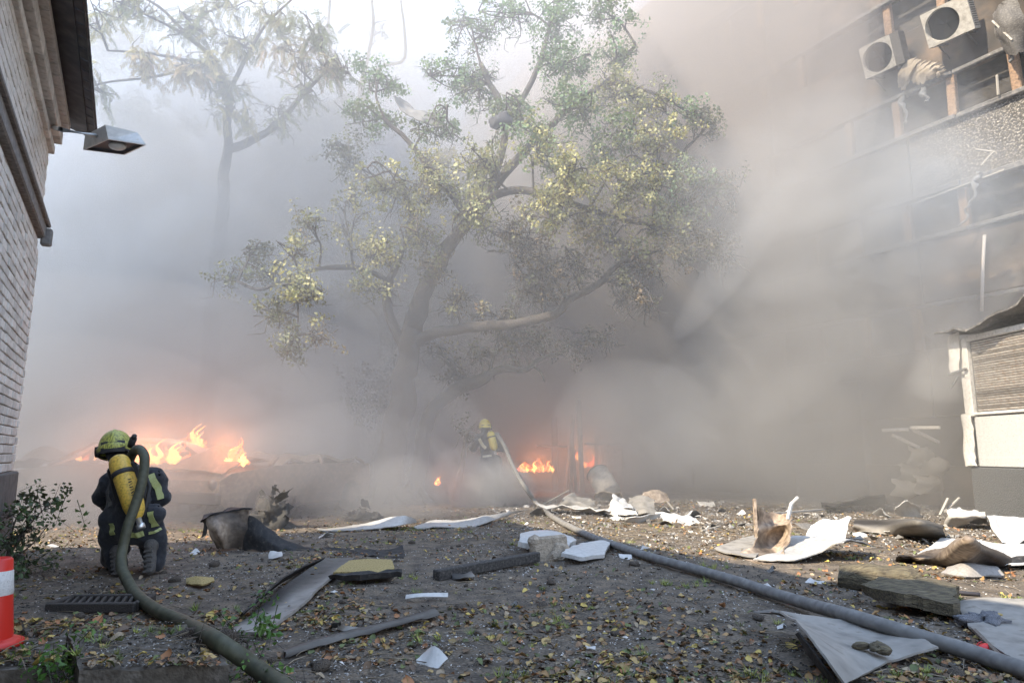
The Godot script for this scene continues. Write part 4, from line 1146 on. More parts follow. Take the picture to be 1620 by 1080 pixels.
func build_people() -> void:
	var navy := rough_mat("sooty turnout cloth", [[0.0, 0.008, 0.009, 0.013], [0.5, 0.014, 0.016, 0.022], [0.85, 0.024, 0.026, 0.032], [1.0, 0.05, 0.047, 0.042]], 0.03, 1.6, 0.9, 0.15)
	navy.rim_enabled = true; navy.rim = 0.25
	var lime := rough_mat("smudged reflective stripe", [[0.0, 0.12, 0.13, 0.06], [0.4, 0.3, 0.33, 0.12], [1.0, 0.42, 0.45, 0.2]], 0.05, 4.0, 0.5, 0.05)
	var dark := flat_mat("black harness", lin(0.02, 0.02, 0.022), 0.7)
	var yellow := rough_mat("sooty yellow cylinder", [[0.0, 0.1, 0.07, 0.02], [0.22, 0.3, 0.22, 0.04], [0.5, 0.56, 0.36, 0.05], [1.0, 0.68, 0.45, 0.09]], 0.02, 3.0, 0.5, 0.05)
	var shell := rough_mat("soot streaked helmet", [[0.0, 0.03, 0.03, 0.015], [0.4, 0.12, 0.12, 0.035], [0.52, 0.36, 0.37, 0.07], [0.75, 0.52, 0.53, 0.12], [1.0, 0.16, 0.15, 0.06]], 0.03, 4.0, 0.45, 0.05)
	shell.uv1_scale = V(4, 1.0, 4)
	var sole := rough_mat("muddy boot", [[0.0, 0.02, 0.02, 0.02], [0.5, 0.07, 0.065, 0.06], [1.0, 0.16, 0.15, 0.135]], 0.06, 4.0, 0.9, 0.4)

	# kneeling firefighter, seen from behind
	var t := thing("person", "kneeling firefighter from behind with yellow air cylinder and smudged lime helmet", "person", V(-3.75,0,-7.01), "firefighters")
	var hip := V(-3.82,0.49,-7.05)
	var caps := [
		[V(-3.98,0.44,-7.08), V(-3.68,0.46,-7.08), 0.15, 0.155], [hip, V(-3.92,0.82,-7.16), 0.2, 0.2], [V(-4.13,0.86,-7.18), V(-3.73,0.91,-7.18), 0.13, 0.14], [V(-3.91,0.72,-7.14), V(-4,0.96,-7.22), 0.2, 0.15], [V(-4.1,0.98,-7.3), V(-4.2,1.15,-7.38), 0.08, 0.075],
		[V(-4.2,1.15,-7.38), V(-4.26,1.25,-7.42), 0.1, 0.11],
		# arms, elbows out and forearms forward to the branch
		[V(-4.18,0.87,-7.2), V(-4.24,0.74,-7.22), 0.1, 0.09], [V(-4.24,0.74,-7.22), V(-4.32,0.63,-7.5), 0.085, 0.065], [V(-3.71,0.93,-7.2), V(-3.63,0.74,-7.2), 0.105, 0.09], [V(-3.63,0.74,-7.2), V(-3.9,0.66,-7.52), 0.085, 0.065],
		# jacket skirt
		[V(-4.06,0.37,-7.06), V(-3.57,0.39,-7.06), 0.09, 0.095], [V(-4.03,0.54,-7.02), V(-3.58,0.58,-7.02), 0.095, 0.1],
		# thighs go forward and down, shins back to the toes
		[V(-3.98,0.35,-7.1), V(-4.24,0.11,-7.5), 0.13, 0.1], [V(-4.23,0.09,-7.48), V(-3.92,0.08,-7.05), 0.085, 0.07], [V(-4.02,0.3,-7.1), V(-3.9,0.08,-7.02), 0.1, 0.08],
		[V(-3.64,0.36,-7.1), V(-3.79,0.11,-7.5), 0.13, 0.1], [V(-3.77,0.11,-7.48), V(-3.58,0.11,-7.05), 0.08, 0.07], [V(-3.56,0.32,-7.08), V(-3.54,0.1,-7.06), 0.09, 0.07],
	]
	var F := cloth(V(-4.75, -0.05, -7.95), V(-3.2, 1.45, -6.5), 0.017, caps, 0.02)
	var b := MB.new()
	F.mesh(b)
	part("turnout_suit", b, navy, t)
	helmet(V(-4.23,1.25,-7.36), 1.12, Basis.from_euler(V(-0.3, 0.35, 0.12)), shell, dark, t)
	cylinder(V(-3.94,1.16,-6.9), V(-3.6,0.56,-6.76), 0.098, t, yellow, dark)
	b = MB.new()
	for k in 8:
		var on: Vector3 = (V(-3.72,0.94,-6.76) as Vector3).lerp(V(-3.64,0.77,-6.72), k / 7.0)
		b.box(Transform3D(Basis.from_euler(V(0, 0.5, 0.28 + (k % 3) * 0.2)), on), V(0.03, 0.006 + 0.004 * (k % 2), 0.004))
	part("worn_lettering", b, dark, t)
	b = MB.new()
	b.box(Transform3D(Basis.from_euler(V(0.12, 0, 0.28)), V(-3.81,0.78,-6.94)), V(0.3, 0.62, 0.05), 0.02)
	part("backplate", b, dark, t)
	strip(F, [V(-3.67,0.98,-7), V(-3.62,0.87,-7), V(-3.57,0.73,-7)], 0.055, lime, t)
	strip(F, [V(-3.57,0.62,-7), V(-3.54,0.47,-7)], 0.055, lime, t)
	strip(F, [V(-4.07,0.83,-7), V(-3.98,0.67,-7)], 0.04, rough_mat("sooty grey strap", [[0.0, 0.04, 0.04, 0.04], [1.0, 0.14, 0.14, 0.13]], 0.04, 3.0), t, "strap")
	strip(F, [V(-3.71,0.85,-7), V(-3.65,0.67,-7), V(-3.66,0.49,-7)], 0.04, dark, t, "strap")
	strip(F, [V(-3.76,0.41,-7), V(-3.69,0.39,-7), V(-3.63,0.41,-7)], 0.05, lime, t)
	strip(F, [V(-3.58,0.41,-7), V(-3.53,0.42,-7), V(-3.5,0.45,-7)], 0.025, lime, t)
	strip(F, [V(-3.92,0.51,-7), V(-3.9,0.4,-7)], 0.05, lime, t)
	b = MB.new()
	b.tube(PackedVector3Array([V(-3.98,1.26,-7.2), V(-3.93,1.34,-7.15)]), PackedFloat32Array([0.033, 0.035]), 12)
	b.tube(PackedVector3Array([V(-3.93,1.34,-7.15), V(-3.91,1.37,-7.13)]), PackedFloat32Array([0.024, 0.024]), 12)
	part("handlight", b, dark, t)
	b = MB.new()
	b.tube(PackedVector3Array([V(-3.71,1.03,-6.98), V(-3.62,0.86,-6.96), V(-3.61,0.68,-6.9), V(-3.61,0.57,-6.86)]), PackedFloat32Array([0.018]), 8)
	part("air_line", b, dark, t)
	# boots: the right sole faces the camera
	for e in [[V(-3.52,0.04,-6.9), V(-3.57,0.29,-6.98), "boot"], [V(-3.8,0.03,-6.86), V(-3.9,0.23,-6.98), "boot"]]:
		F = Field.new((e[0] as Vector3) - V(0.2, 0.2, 0.25), (e[1] as Vector3) + V(0.2, 0.2, 0.25), 0.01)
		F.cap(e[0] + V(0, 0.03, 0), (e[0] as Vector3).lerp(e[1], 0.45), 0.05, 0.055, 0.02)
		F.cap((e[0] as Vector3).lerp(e[1], 0.5), e[1], 0.047, 0.058, 0.02)
		F.cap(e[1], e[1] + V(0, 0.02, -0.2), 0.06, 0.07, 0.03)
		F.rough(noise, 0.008, 400.0)
		b = MB.new()
		F.mesh(b)
		var bo := part("boot", b, sole, t)
		for k in 6:
			b = MB.new()
			var c: Vector3 = (e[0] as Vector3).lerp(e[1], 0.05 + k * 0.18) + V(0, 0.01, 0.05)
			b.box(Transform3D(Basis.from_euler(V(-0.2, 0, 0.1)), c), V(0.085, 0.022, 0.02), 0.004)
			part("sole_lug", b, sole, bo)
	for e in [[V(-4.32,0.63,-7.5), V(-4.27,0.69,-7.62)], [V(-3.9,0.66,-7.52), V(-4.12,0.72,-7.64)]]:
		glove(V(0, 0, 0), e[0], e[1], V(0, 0.3, -1).normalized(), 1.15, t)
	b = MB.new()
	b.tube(PackedVector3Array([V(-4.13,0.83,-7.5), V(-4.23,0.76,-7.65), V(-4.42,0.72,-7.95)]), PackedFloat32Array([0.04, 0.04, 0.03]), 12)
	b.tube(PackedVector3Array([V(-4.42,0.72,-7.95), V(-4.52,0.73,-8.1)]), PackedFloat32Array([0.045, 0.05]), 12)
	part("nozzle", b, dark, t)

	# standing firefighter in the smoke
	t = thing("person", "standing firefighter by the trees holding a hose into the smoke, legs hidden", "person", V(-0.56,0.03,-16.8), "firefighters")
	caps = [
		[V(-0.64,0.97,-16.8), V(-0.4,0.97,-16.8), 0.16, 0.16], [V(-0.55,1,-16.8), V(-0.6,1.43,-16.85), 0.19, 0.2], [V(-0.82,1.52,-16.85), V(-0.39,1.55,-16.85), 0.12, 0.12], [V(-0.65,1.58,-16.85), V(-0.68,1.8,-16.9), 0.08, 0.1],
		[V(-0.83,1.5,-16.85), V(-0.95,1.29,-17), 0.1, 0.085], [V(-0.95,1.29,-17), V(-1.02,1.34,-17.4), 0.08, 0.06], [V(-0.36,1.52,-16.85), V(-0.23,1.28,-17), 0.1, 0.085], [V(-0.23,1.28,-17), V(-0.51,1.31,-17.45), 0.08, 0.06],
		[V(-0.67,0.94,-16.8), V(-0.7,0.5,-16.7), 0.13, 0.1], [V(-0.7,0.5,-16.7), V(-0.69,0.1,-16.9), 0.095, 0.075], [V(-0.4,0.94,-16.8), V(-0.37,0.49,-16.8), 0.13, 0.1], [V(-0.37,0.49,-16.8), V(-0.34,0.09,-17), 0.095, 0.075],
		[V(-0.69,0.07,-16.9), V(-0.74,0.04,-17.1), 0.07, 0.06], [V(-0.34,0.06,-17), V(-0.36,0.03,-17.2), 0.07, 0.06],
	]
	F = cloth(V(-1.3, -0.1, -17.8), V(0.1, 2.0, -16.3), 0.025, caps, 0.02)
	b = MB.new()
	F.mesh(b)
	part("turnout_suit", b, navy, t)
	var clean := rough_mat("yellow helmet", [[0.0, 0.2, 0.15, 0.03], [0.4, 0.5, 0.4, 0.06], [1.0, 0.6, 0.5, 0.1]], 0.03, 3.0, 0.45)
	helmet(V(-0.67,1.83,-16.88), 1.05, Basis.from_euler(V(-0.1, 0.2, 0)), clean, dark, t)
	cylinder(V(-0.53,1.69,-16.55), V(-0.41,1.23,-16.5), 0.095, t, clean, dark)
	strip(F, [V(-0.8,1.52,-16.8), V(-0.72,1.37,-16.8), V(-0.63,1.29,-16.8)], 0.07, flat_mat("pale stripe", lin(0.6, 0.58, 0.42), 0.6), t)
	strip(F, [V(-0.71,1.09,-16.8), V(-0.58,1.11,-16.8), V(-0.49,1.12,-16.8)], 0.05, flat_mat("pale stripe", Color.WHITE), t)
	for e in [[V(-1.02,1.34,-17.4), V(-0.93,1.37,-17.55)], [V(-0.51,1.31,-17.45), V(-0.68,1.34,-17.58)]]:
		glove(V(0, 0, 0), e[0], e[1], V(1, 0, -0.2).normalized(), 1.1, t)

# ---------------------------------------------------------------- burning cars at the left
func car_shell(b: MB, len: float, wid: float, st: Array) -> void:
	# stations: [x, half width, bottom, belt, roof, roof half width]; a skin round each, open where windows were
	for i in st.size() - 1:
		var a: Array = st[i]
		var e: Array = st[i + 1]
		for s in [-1, 1]:
			b.q(V(a[0], a[2], s * a[1]), V(e[0], e[2], s * e[1]), V(e[0], e[3], s * e[1] * 1.02), V(a[0], a[3], s * a[1] * 1.02))
		if a[4] - a[3] < 0.05 and e[4] - e[3] < 0.05:
			b.q(V(a[0], a[3], -a[1]), V(e[0], e[3], -e[1]), V(e[0], e[3], e[1]), V(a[0], a[3], a[1]))
		elif a[4] - a[3] > 0.2 and e[4] - e[3] > 0.2:
			b.q(V(a[0], a[4], -a[5]), V(e[0], e[4], -e[5]), V(e[0], e[4], e[5]), V(a[0], a[4], a[5]))
	for e in [st[0], st[st.size() - 1]]:
		b.q(V(e[0], e[2], -e[1]), V(e[0], e[3], -e[1]), V(e[0], e[3], e[1]), V(e[0], e[2], e[1]))

func burnt_car(at: Vector3, turn: float, label: String, pale_roof: bool) -> void:
	var t := thing("burnt_car", label, "car", at, "burning cars behind the kneeling firefighter")
	t.rotation.y = turn
	var rust := rough_mat("burnt car sheet", [[0.0, 0.03, 0.026, 0.024], [0.4, 0.08, 0.065, 0.055], [0.7, 0.16, 0.11, 0.08], [1.0, 0.28, 0.26, 0.24]], 0.02, 1.0, 0.8, 0.3)
	var pale := rough_mat("ash grey roof", [[0.0, 0.4, 0.42, 0.43], [0.7, 0.62, 0.64, 0.65], [1.0, 0.3, 0.3, 0.3]], 0.02, 1.0, 0.6)
	var black := flat_mat("burnt rubber", lin(0.02, 0.02, 0.02), 0.95)
	var b := MB.new()
	b.sm = false
	car_shell(b, 4.2, 1.7, [[-2.1, 0.7, 0.35, 0.72, 0.72, 0.6], [-1.95, 0.8, 0.25, 0.84, 0.84, 0.6], [-1.0, 0.84, 0.22, 0.95, 0.95, 0.6], [-0.35, 0.85, 0.22, 0.97, 1.0, 0.6], [0.2, 0.85, 0.22, 0.97, 1.0, 0.6], [1.5, 0.84, 0.22, 0.97, 0.99, 0.6], [1.95, 0.8, 0.25, 0.95, 0.95, 0.6], [2.1, 0.72, 0.35, 0.8, 0.8, 0.6]])
	part("body", b, rust, t)
	b = MB.new()
	var rows := []
	for k in 3:
		var z := (k - 1) * 0.6
		var drop := 0.05 if k != 1 else 0.0
		rows.append([V(-1.05, 0.98, z * 1.25), V(-0.75, 1.15 - drop, z * 1.1), V(-0.3, 1.38 - drop, z), V(0.35, 1.47 - drop, z), V(1.0, 1.43 - drop, z), V(1.6, 1.2 - drop, z * 1.1)])
	if not pale_roof:
		for r in rows:
			for k in r.size(): r[k] = V(r[k].x, 0.94 + (r[k].y - 0.94) * 0.3, r[k].z)
	b.sheet(rows, 0.04, 4, 0.05 if pale_roof else 0.2, noise)
	part("roof", b, pale if pale_roof else rust, t)
	for s in [-1, 1]:
		for e in [[V(-1.05, 0.96, s * 0.8), V(-0.35, 1.38, s * 0.6)], [V(0.35, 0.97, s * 0.84), V(0.35, 1.42, s * 0.6)], [V(1.75, 0.96, s * 0.8), V(1.2, 1.36, s * 0.6)]]:
			b = MB.new()
			b.bar(e[0], e[1] if pale_roof else (e[0] as Vector3).lerp(e[1], 0.35), 0.07, 0.05, 0.01)
			part("pillar", b, rust, t)
		for x in [-1.3, 1.3]:
			b = MB.new()
			b.lathe(V(x, 0.3, s * 0.72), V(x, 0.3, s * 0.9), [Vector2(0, 0.18), Vector2(0, 0.29), Vector2(0.05, 0.31), Vector2(0.14, 0.31), Vector2(0.18, 0.28), Vector2(0.18, 0.18)], 22)
			var w := part("wheel", b, black, t)
			b = MB.new()
			b.lathe(V(x, 0.3, s * 0.74), V(x, 0.3, s * 0.88), [Vector2(0, 0.19), Vector2(0.1, 0.17), Vector2(0.08, 0.05), Vector2(0.12, 0.0)], 16)
			part("rim", b, rust, w)
		b = MB.new()
		b.lathe(V(-2.08, 0.66, s * 0.55), V(-2.2, 0.66, s * 0.55), [Vector2(0, 0.1), Vector2(0.05, 0.09), Vector2(0.05, 0.0)], 14)
		part("headlight", b, flat_mat("burnt lens", lin(0.05, 0.05, 0.05), 0.4), t)
	b = MB.new()
	b.sheet([[V(-2.08, 0.86, -0.7), V(-2.1, 0.9, 0), V(-2.08, 0.84, 0.7)], [V(-1.5, 1.1, -0.7), V(-1.5, 1.26, 0), V(-1.5, 1.02, 0.7)], [V(-1.02, 1.0, -0.74), V(-1.0, 1.03, 0), V(-1.02, 1.0, 0.74)]], 0.02, 5, 0.12, noise)
	part("hood", b, rust, t)
	b = MB.new()
	b.box(Transform3D(Basis(), V(-2.12, 0.42, 0)), V(0.12, 0.2, 1.5), 0.03)
	part("bumper", b, black, t)

func build_cars() -> void:
	burnt_car(V(-7.55, 0, -13.6), 0.12, "burning car with a pale ash grey roof behind the kneeling firefighter's head", true)
	burnt_car(V(-4.7, 0, -13.9), 1.15, "charred car wreck with collapsed roof and crumpled hood, right of the kneeling firefighter", false)
	# smouldering scraps in front of the wreck
	var dark := rough_mat("sooty scrap", [[0.0, 0.01, 0.01, 0.01], [0.5, 0.035, 0.033, 0.031], [0.85, 0.08, 0.075, 0.07], [1.0, 0.2, 0.19, 0.18]], 0.05, 2.0, 0.85, 0.4)
	for e in [[V(-3.9,0,-11.27), V(0.42, 0.5, 0.3), "dark heap of molten car scrap with bright specks before the wreck"], [V(-3.99,0,-12.85), V(0.16, 0.3, 0.15), "charred stump of car suspension standing right of the molten heap"], [V(-2.67,0,-12.62), V(0.4, 0.14, 0.25), "low dark clod heap behind the far metal strips"], [V(1.03,0,-8.88), V(0.12, 0.05, 0.1), "small dark clod just under the long hose's bend"]]:
		var t := thing("scrap_heap", e[2], "rubble", e[0])
		var b := MB.new()
		b.blob(e[0] + V(0, e[1].y * 0.15, 0), (e[1] as Vector3) * V(0.8, 0.6, 0.8), 1.1, noise, 220, 16)
		part("heap", b, dark, t)
		for k in 16:
			b = MB.new()
			var o: Vector3 = e[0] + V(rnd(-0.9, 0.8) * e[1].x, rnd(0.0, 1.2) * e[1].y, rnd(0, 0.9) * e[1].z)
			var z: float = e[1].x * rnd(0.15, 0.5)
			var u := rdir() * z
			var w := rdir() * z
			b.sheet([[o, o + u * 0.5 + V(0, z * 0.2, 0), o + u], [o + w, o + u * 0.6 + w * 1.1, o + u + w * 0.8]], 0.006, 4, 0.12, noise, [], 0.05)
			part("scrap", b, dark, t)

# ---------------------------------------------------------------- burnt porch posts in the middle
func build_portico() -> void:
	var grey := rough_mat("ashen post", [[0.0, 0.12, 0.11, 0.1], [0.5, 0.3, 0.28, 0.25], [1.0, 0.45, 0.42, 0.38]], 0.03, 1.2, 0.9, 0.4)
	var char_ := rough_mat("charred post", [[0.0, 0.015, 0.014, 0.014], [0.6, 0.05, 0.046, 0.042], [1.0, 0.2, 0.18, 0.16]], 0.04, 1.5, 0.9, 0.6)
	var i := 0
	for e in [[878, 775, 660, 21.5, 0.26, true, "charred thick porch post, leftmost of the burnt post row"], [894, 768, 660, 20.5, 0.14, false, "pale leaning plank in the burnt post row, left of the black planks"], [903, 770, 668, 20.8, 0.12, true, "black plank between the pale leaning plank and tall grey post"], [912, 770, 672, 21.0, 0.12, true, "black plank leaning just left of the tall grey post"], [921, 772, 631, 20.3, 0.2, false, "tall grey porch post, the tallest of the burnt row"], [944, 768, 690, 22.0, 0.16, true, "short charred post right of the tall grey post"], [957, 768, 700, 22.5, 0.2, true, "short charred post at the right end of the row"], [987, 770, 708, 21.5, 0.09, false, "thin pale stake standing apart, right of the burnt post row"]]:
		var base := pt(e[0], e[3], 0.0)
		var top_y := 1.2 + float(e[3]) * tan(deg_to_rad(9.2) + atan((540.0 - float(e[2])) / 1080.0))
		var t := thing("porch_post", e[6], "post", base)
		var b := MB.new()
		var lean := V([0.0, 0.28, 0.1, -0.12, -0.06, 0.02, 0.0, 0.0][i], 0, 0)
		b.bar(base - V(0, 0.1, 0), base + V(0, top_y, 0) + lean, e[4], float(e[4]) * 0.7, 0.015)
		part("post", b, char_ if e[5] else grey, t)
		b = MB.new()
		b.bar(base + V(0, top_y * 0.55, 0.1) + lean * 0.5, base + V(0.05, top_y * 0.62, 0.12) + lean * 0.5, 0.06, 0.05)
		part("splinter", b, char_, t)
		i += 1
	for e in [[V(0.77,1.39,-20.9), V(1.62,1.36,-20.4), "thin charred rail between the burnt posts, left half"], [V(2.18,1.44,-20.5), V(3.46,1.43,-21.6), "thin charred rail between the burnt posts, right half"]]:
		var b := MB.new()
		b.bar(e[0], e[1], 0.05, 0.06)
		tag(part("charred_rail", b, char_), e[2], "rail")
	# tangled white frame lying in the smoke at the right
	var t := thing("metal_frame", "overturned pale metal frame with slanting legs, in smoke left of the kiosk", "frame", V(10.2,0,-17.91))
	for e in [[V(7.97,1.66,-14.8), V(8.31,1.67,-14.4)], [V(8.34,1.7,-14.4), V(8.73,1.69,-14)], [V(8.12,1.56,-14.7), V(8.62,1.29,-14.6)], [V(8.47,1.66,-14.5), V(9.04,1.4,-14.6)]]:
		var b := MB.new()
		b.bar(e[0], e[1], 0.08, 0.07, 0.015)
		part("tube", b, flat_mat("pale frame", lin(0.6, 0.57, 0.52), 0.5), t)
	var b := MB.new()
	for e in [V(8.6,1.11,-14.6), V(8.79,0.94,-14.5), V(8.42,0.74,-14.7), V(8.56,0.55,-14.4), V(8.21,0.45,-14.6)]:
		b = MB.new()
		var o: Vector3 = e
		b.sheet([[o + V(-0.3, -0.15, 0), o + V(0, -0.2, 0.15), o + V(0.3, -0.1, 0)], [o + V(-0.25, 0.05, 0.1), o + V(0.05, 0.0, 0.2), o + V(0.28, 0.06, 0.05)], [o + V(-0.2, 0.2, -0.1), o + V(0, 0.14, 0.05), o + V(0.2, 0.18, -0.1)]], 0.02, 4, 0.18, noise, [], 0.08)
		part("clinging_scrap", b, rough_mat("dull rubble", [[0.0, 0.05, 0.047, 0.044], [0.5, 0.12, 0.113, 0.105], [1.0, 0.24, 0.225, 0.205]], 0.05, 1.6, 0.9, 0.4), t)
	# barrel lying among the wreckage
	t = thing("barrel", "dented ash coloured barrel tipped over beside the burnt posts", "barrel", V(2.35,0,-17.91))
	b = MB.new()
	b.lathe(V(2.23,0.66,-18.2), V(2.52,0.1,-17.6), [Vector2(0, 0), Vector2(0.0, 0.26), Vector2(0.03, 0.29), Vector2(0.3, 0.3), Vector2(0.32, 0.315), Vector2(0.35, 0.3), Vector2(0.75, 0.3), Vector2(0.76, 0.0)], 20)
	part("drum", b, rough_mat("scorched drum", [[0.0, 0.1, 0.09, 0.085], [0.4, 0.34, 0.3, 0.26], [1.0, 0.5, 0.46, 0.4]], 0.02, 1.0, 0.7, 0.3), t)
	b = MB.new()
	b.lathe(V(2.23,0.66,-18.2), V(2.52,0.1,-17.6), [Vector2(-0.012, 0), Vector2(-0.012, 0.28), Vector2(0.02, 0.305), Vector2(0.03, 0.29)], 20)
	part("lid", b, char_, t)

func pt(px: float, d: float, y: float) -> Vector3:
	# plan position at distance d, on the bearing of a post surveyed at that place
	return Vector3((px - 810.0) / 1080.0 * (d * 0.987 + (y - 1.2) * 0.16), y, -d)

# ---------------------------------------------------------------- hoses
func hose(called: String, label: String, pts: Array, r: float, m: Material, couplings: Array) -> void:
	var t := thing(called, label, "hose", pts[pts.size() - 1])
	var p := PackedVector3Array(MB.spline(pts, 8))
	for i in p.size():
		p[i] += V(noise.get_noise_3dv(p[i] * 50), 0, 0) * 0.015
	var b := MB.new()
	b.tube(p, PackedFloat32Array([r]), 14, true, 0.02)
	part("hose_jacket", b, m, t)
	for c in couplings:
		var i: int = c
		b = MB.new()
		var d := (p[i + 1] - p[i]).normalized()
		b.lathe(p[i] - d * 0.11, p[i] + d * 0.11, [Vector2(0, r), Vector2(0.01, r * 1.18), Vector2(0.07, r * 1.18), Vector2(0.08, r * 1.3), Vector2(0.13, r * 1.3), Vector2(0.14, r * 1.18), Vector2(0.21, r * 1.18), Vector2(0.22, r)], 16)
		part("coupling", b, flat_mat("dull coupling", lin(0.3, 0.3, 0.3), 0.5, false, 0.6), t)

func build_hoses() -> void:
	var olive := rough_mat("wet olive hose", [[0.0, 0.025, 0.026, 0.016], [0.5, 0.055, 0.057, 0.033], [0.8, 0.08, 0.08, 0.05], [1.0, 0.04, 0.036, 0.03]], 0.02, 1.5, 0.65, 0.03)
	var grey := rough_mat("dusty grey hose", [[0.0, 0.085, 0.082, 0.078], [0.5, 0.14, 0.135, 0.128], [0.85, 0.2, 0.195, 0.185], [1.0, 0.26, 0.25, 0.24]], 0.02, 1.0, 0.8, 0.03)
	hose("fire_hose", "olive fire hose over the kneeling firefighter's shoulder, down to the concrete slab", [V(-4.39,0.85,-7.9), V(-4.22,0.99,-7.6), V(-3.97,1.15,-7.22), V(-3.82,1.23,-7.05), V(-3.65,1.17,-6.86), V(-3.6,1.02,-6.78), V(-3.6,0.75,-6.7), V(-3.62,0.5,-6.62), V(-3.61,0.28,-6.55), V(-3.45,0.15,-6.3), V(-3.12,0.05,-5.9), V(-2.58,0.06,-5.22), V(-2.22,0.06,-4.86), V(-1.68,0.19,-4), V(-1.49,0.15,-3.86), V(-1.34,0.06,-3.85), V(-1.01,0.06,-3.42), V(-0.64,0.06,-2.79)], 0.046, olive, [])
	hose("fire_hose", "long pale grey hose sagging from the standing firefighter across the yard", [V(-0.67,1.37,-17.5), V(-0.5,1.59,-17.1), V(-0.35,1.6,-16.6), V(-0.19,1.35,-16.2), V(0.03,0.88,-15.6), V(0.27,0.46,-15), V(0.54,0.1,-15.03), V(0.73,0.06,-12.44), V(1,0.06,-10.13), V(1.31,0.06,-8.6), V(1.57,0.06,-7.66), V(1.84,0.06,-6.9), V(2.04,0.06,-6.23), V(2.19,0.07,-5.51), V(2.27,0.12,-4.78), V(2.44,0.1,-4.41), V(2.64,0.06,-4.19), V(2.73,0.06,-3.78), V(2.86,0.06,-3.34)], 0.047, grey, [])

# ---------------------------------------------------------------- cone, drain, slab
func build_street_things() -> void:
	var red := flat_mat("cone orange", lin(0.5, 0.016, 0.008), 0.45)
	var t := thing("traffic_cone", "red orange traffic cone with one white band, at the left frame edge", "traffic cone", V(-2.98,0.11,-4.11))
	var o: Vector3 = V(-2.98,0.11,-4.11)
	var b := MB.new()
	b.lathe(o + V(0, 0.02, 0), o + V(0, 0.6, 0), [Vector2(0, 0.115), Vector2(0.25, 0.09), Vector2(0.455, 0.071), Vector2(0.465, 0.06), Vector2(0.45, 0.045), Vector2(0.25, 0.07)], 28)
	part("cone", b, red, t)
	b = MB.new()
	b.lathe(o + V(0, 0.28, 0), o + V(0, 0.44, 0), [Vector2(0, 0.0895), Vector2(0.004, 0.0912), Vector2(0.13, 0.0796), Vector2(0.134, 0.077)], 28)
	part("white_band", b, rough_mat("scuffed white band", [[0.0, 0.4, 0.4, 0.4], [0.6, 0.6, 0.6, 0.59], [1.0, 0.3, 0.28, 0.26]], 0.03, 3.0, 0.5), t)
	b = MB.new()
	b.lathe(o, o + V(0, 0.06, 0), [Vector2(0, 0), Vector2(0, 0.17), Vector2(0.02, 0.17), Vector2(0.035, 0.135), Vector2(0.045, 0.11)], 28)
	part("base", b, red, t)
	# drain grate
	var iron := rough_mat("rusty drain iron", [[0.0, 0.015, 0.014, 0.013], [0.6, 0.04, 0.034, 0.03], [1.0, 0.09, 0.06, 0.045]], 0.05, 3.0, 0.8, 0.3)
	t = thing("drain_grate", "dark iron drain grate set before the kneeling firefighter", "grate", V(-3.22,0,-5.62))
	t.rotation.y = 0.04
	for e in [[V(0, 0.03, 0.16), V(0.66, 0.07, 0.05)], [V(0, 0.03, -0.16), V(0.66, 0.07, 0.05)], [V(-0.32, 0.03, 0), V(0.05, 0.07, 0.27)], [V(0.32, 0.03, 0), V(0.05, 0.07, 0.27)]]:
		b = MB.new()
		b.box(Transform3D(Basis(), e[0]), e[1], 0.006)
		part("frame_bar", b, iron, t)
	for k in 11:
		b = MB.new()
		b.box(Transform3D(Basis(Vector3.UP, 0.35), V(-0.27 + k * 0.054, 0.032, 0)), V(0.022, 0.05, 0.28), 0.004)
		part("bar", b, iron, t)
	b = MB.new()
	b.box(Transform3D(Basis(), V(0, 0.004, 0)), V(0.6, 0.012, 0.28))
	part("sump", b, flat_mat("drain dark", lin(0.006, 0.006, 0.006), 1.0), t)
	# concrete slabs
	var conc := rough_mat("dirty concrete", [[0.0, 0.05, 0.041, 0.032], [0.4, 0.09, 0.076, 0.06], [0.7, 0.125, 0.108, 0.088], [1.0, 0.19, 0.165, 0.14]], 0.02, 0.9, 0.95, 0.8)
	b = MB.new()
	b.sheet([[V(-2.67,0.13,-4.32), V(-2.39,0.13,-4.47), V(-2.04,0.13,-4.52)], [V(-2.43,0.13,-4), V(-2.1,0.13,-4.06), V(-1.75,0.13,-4.13)], [V(-2.15,0.13,-3.61), V(-1.81,0.13,-3.65), V(-1.45,0.13,-3.71)]], 0.2, 8, 0.02, noise, [], 0.012)
	tag(part("concrete_slab", b, conc), "chipped concrete slab beneath the olive hose, bottom left", "slab", "", "structure")
	b = MB.new()
	b.sheet([[V(-3.43,0.09,-4.5), V(-3.14,0.1,-4.64), V(-2.9,0.1,-4.69)], [V(-3.1,0.09,-4.08), V(-2.77,0.1,-4.11), V(-2.58,0.1,-4.17)], [V(-2.82,0.09,-3.72), V(-2.57,0.1,-3.73), V(-2.39,0.1,-3.8)]], 0.12, 5, 0.02, noise, [], 0.012)
	tag(part("concrete_slab", b, conc), "dirty concrete cover plate under the traffic cone", "slab", "", "structure")
	b = MB.new()
	b.bar(V(-2.81,0.1,-4.58), V(-2.42,0.1,-3.93), 0.012, 0.012)
	tag(part("iron_strip", b, iron), "thin iron strip edging the cover plate beside the concrete slab", "metal strip")

# ---------------------------------------------------------------- torn sheets and boards
func sheet_thing(called: String, label: String, cat: String, rows: Array, th: float, m: Material, crumple := 0.04, colors := [], ragged := 0.02, sub := 6) -> MeshInstance3D:
	var b := MB.new()
	b.sheet(rows, th, sub, crumple, noise, colors, ragged)
	var o := part(called, b, m)
	tag(o, label, cat)
	return o

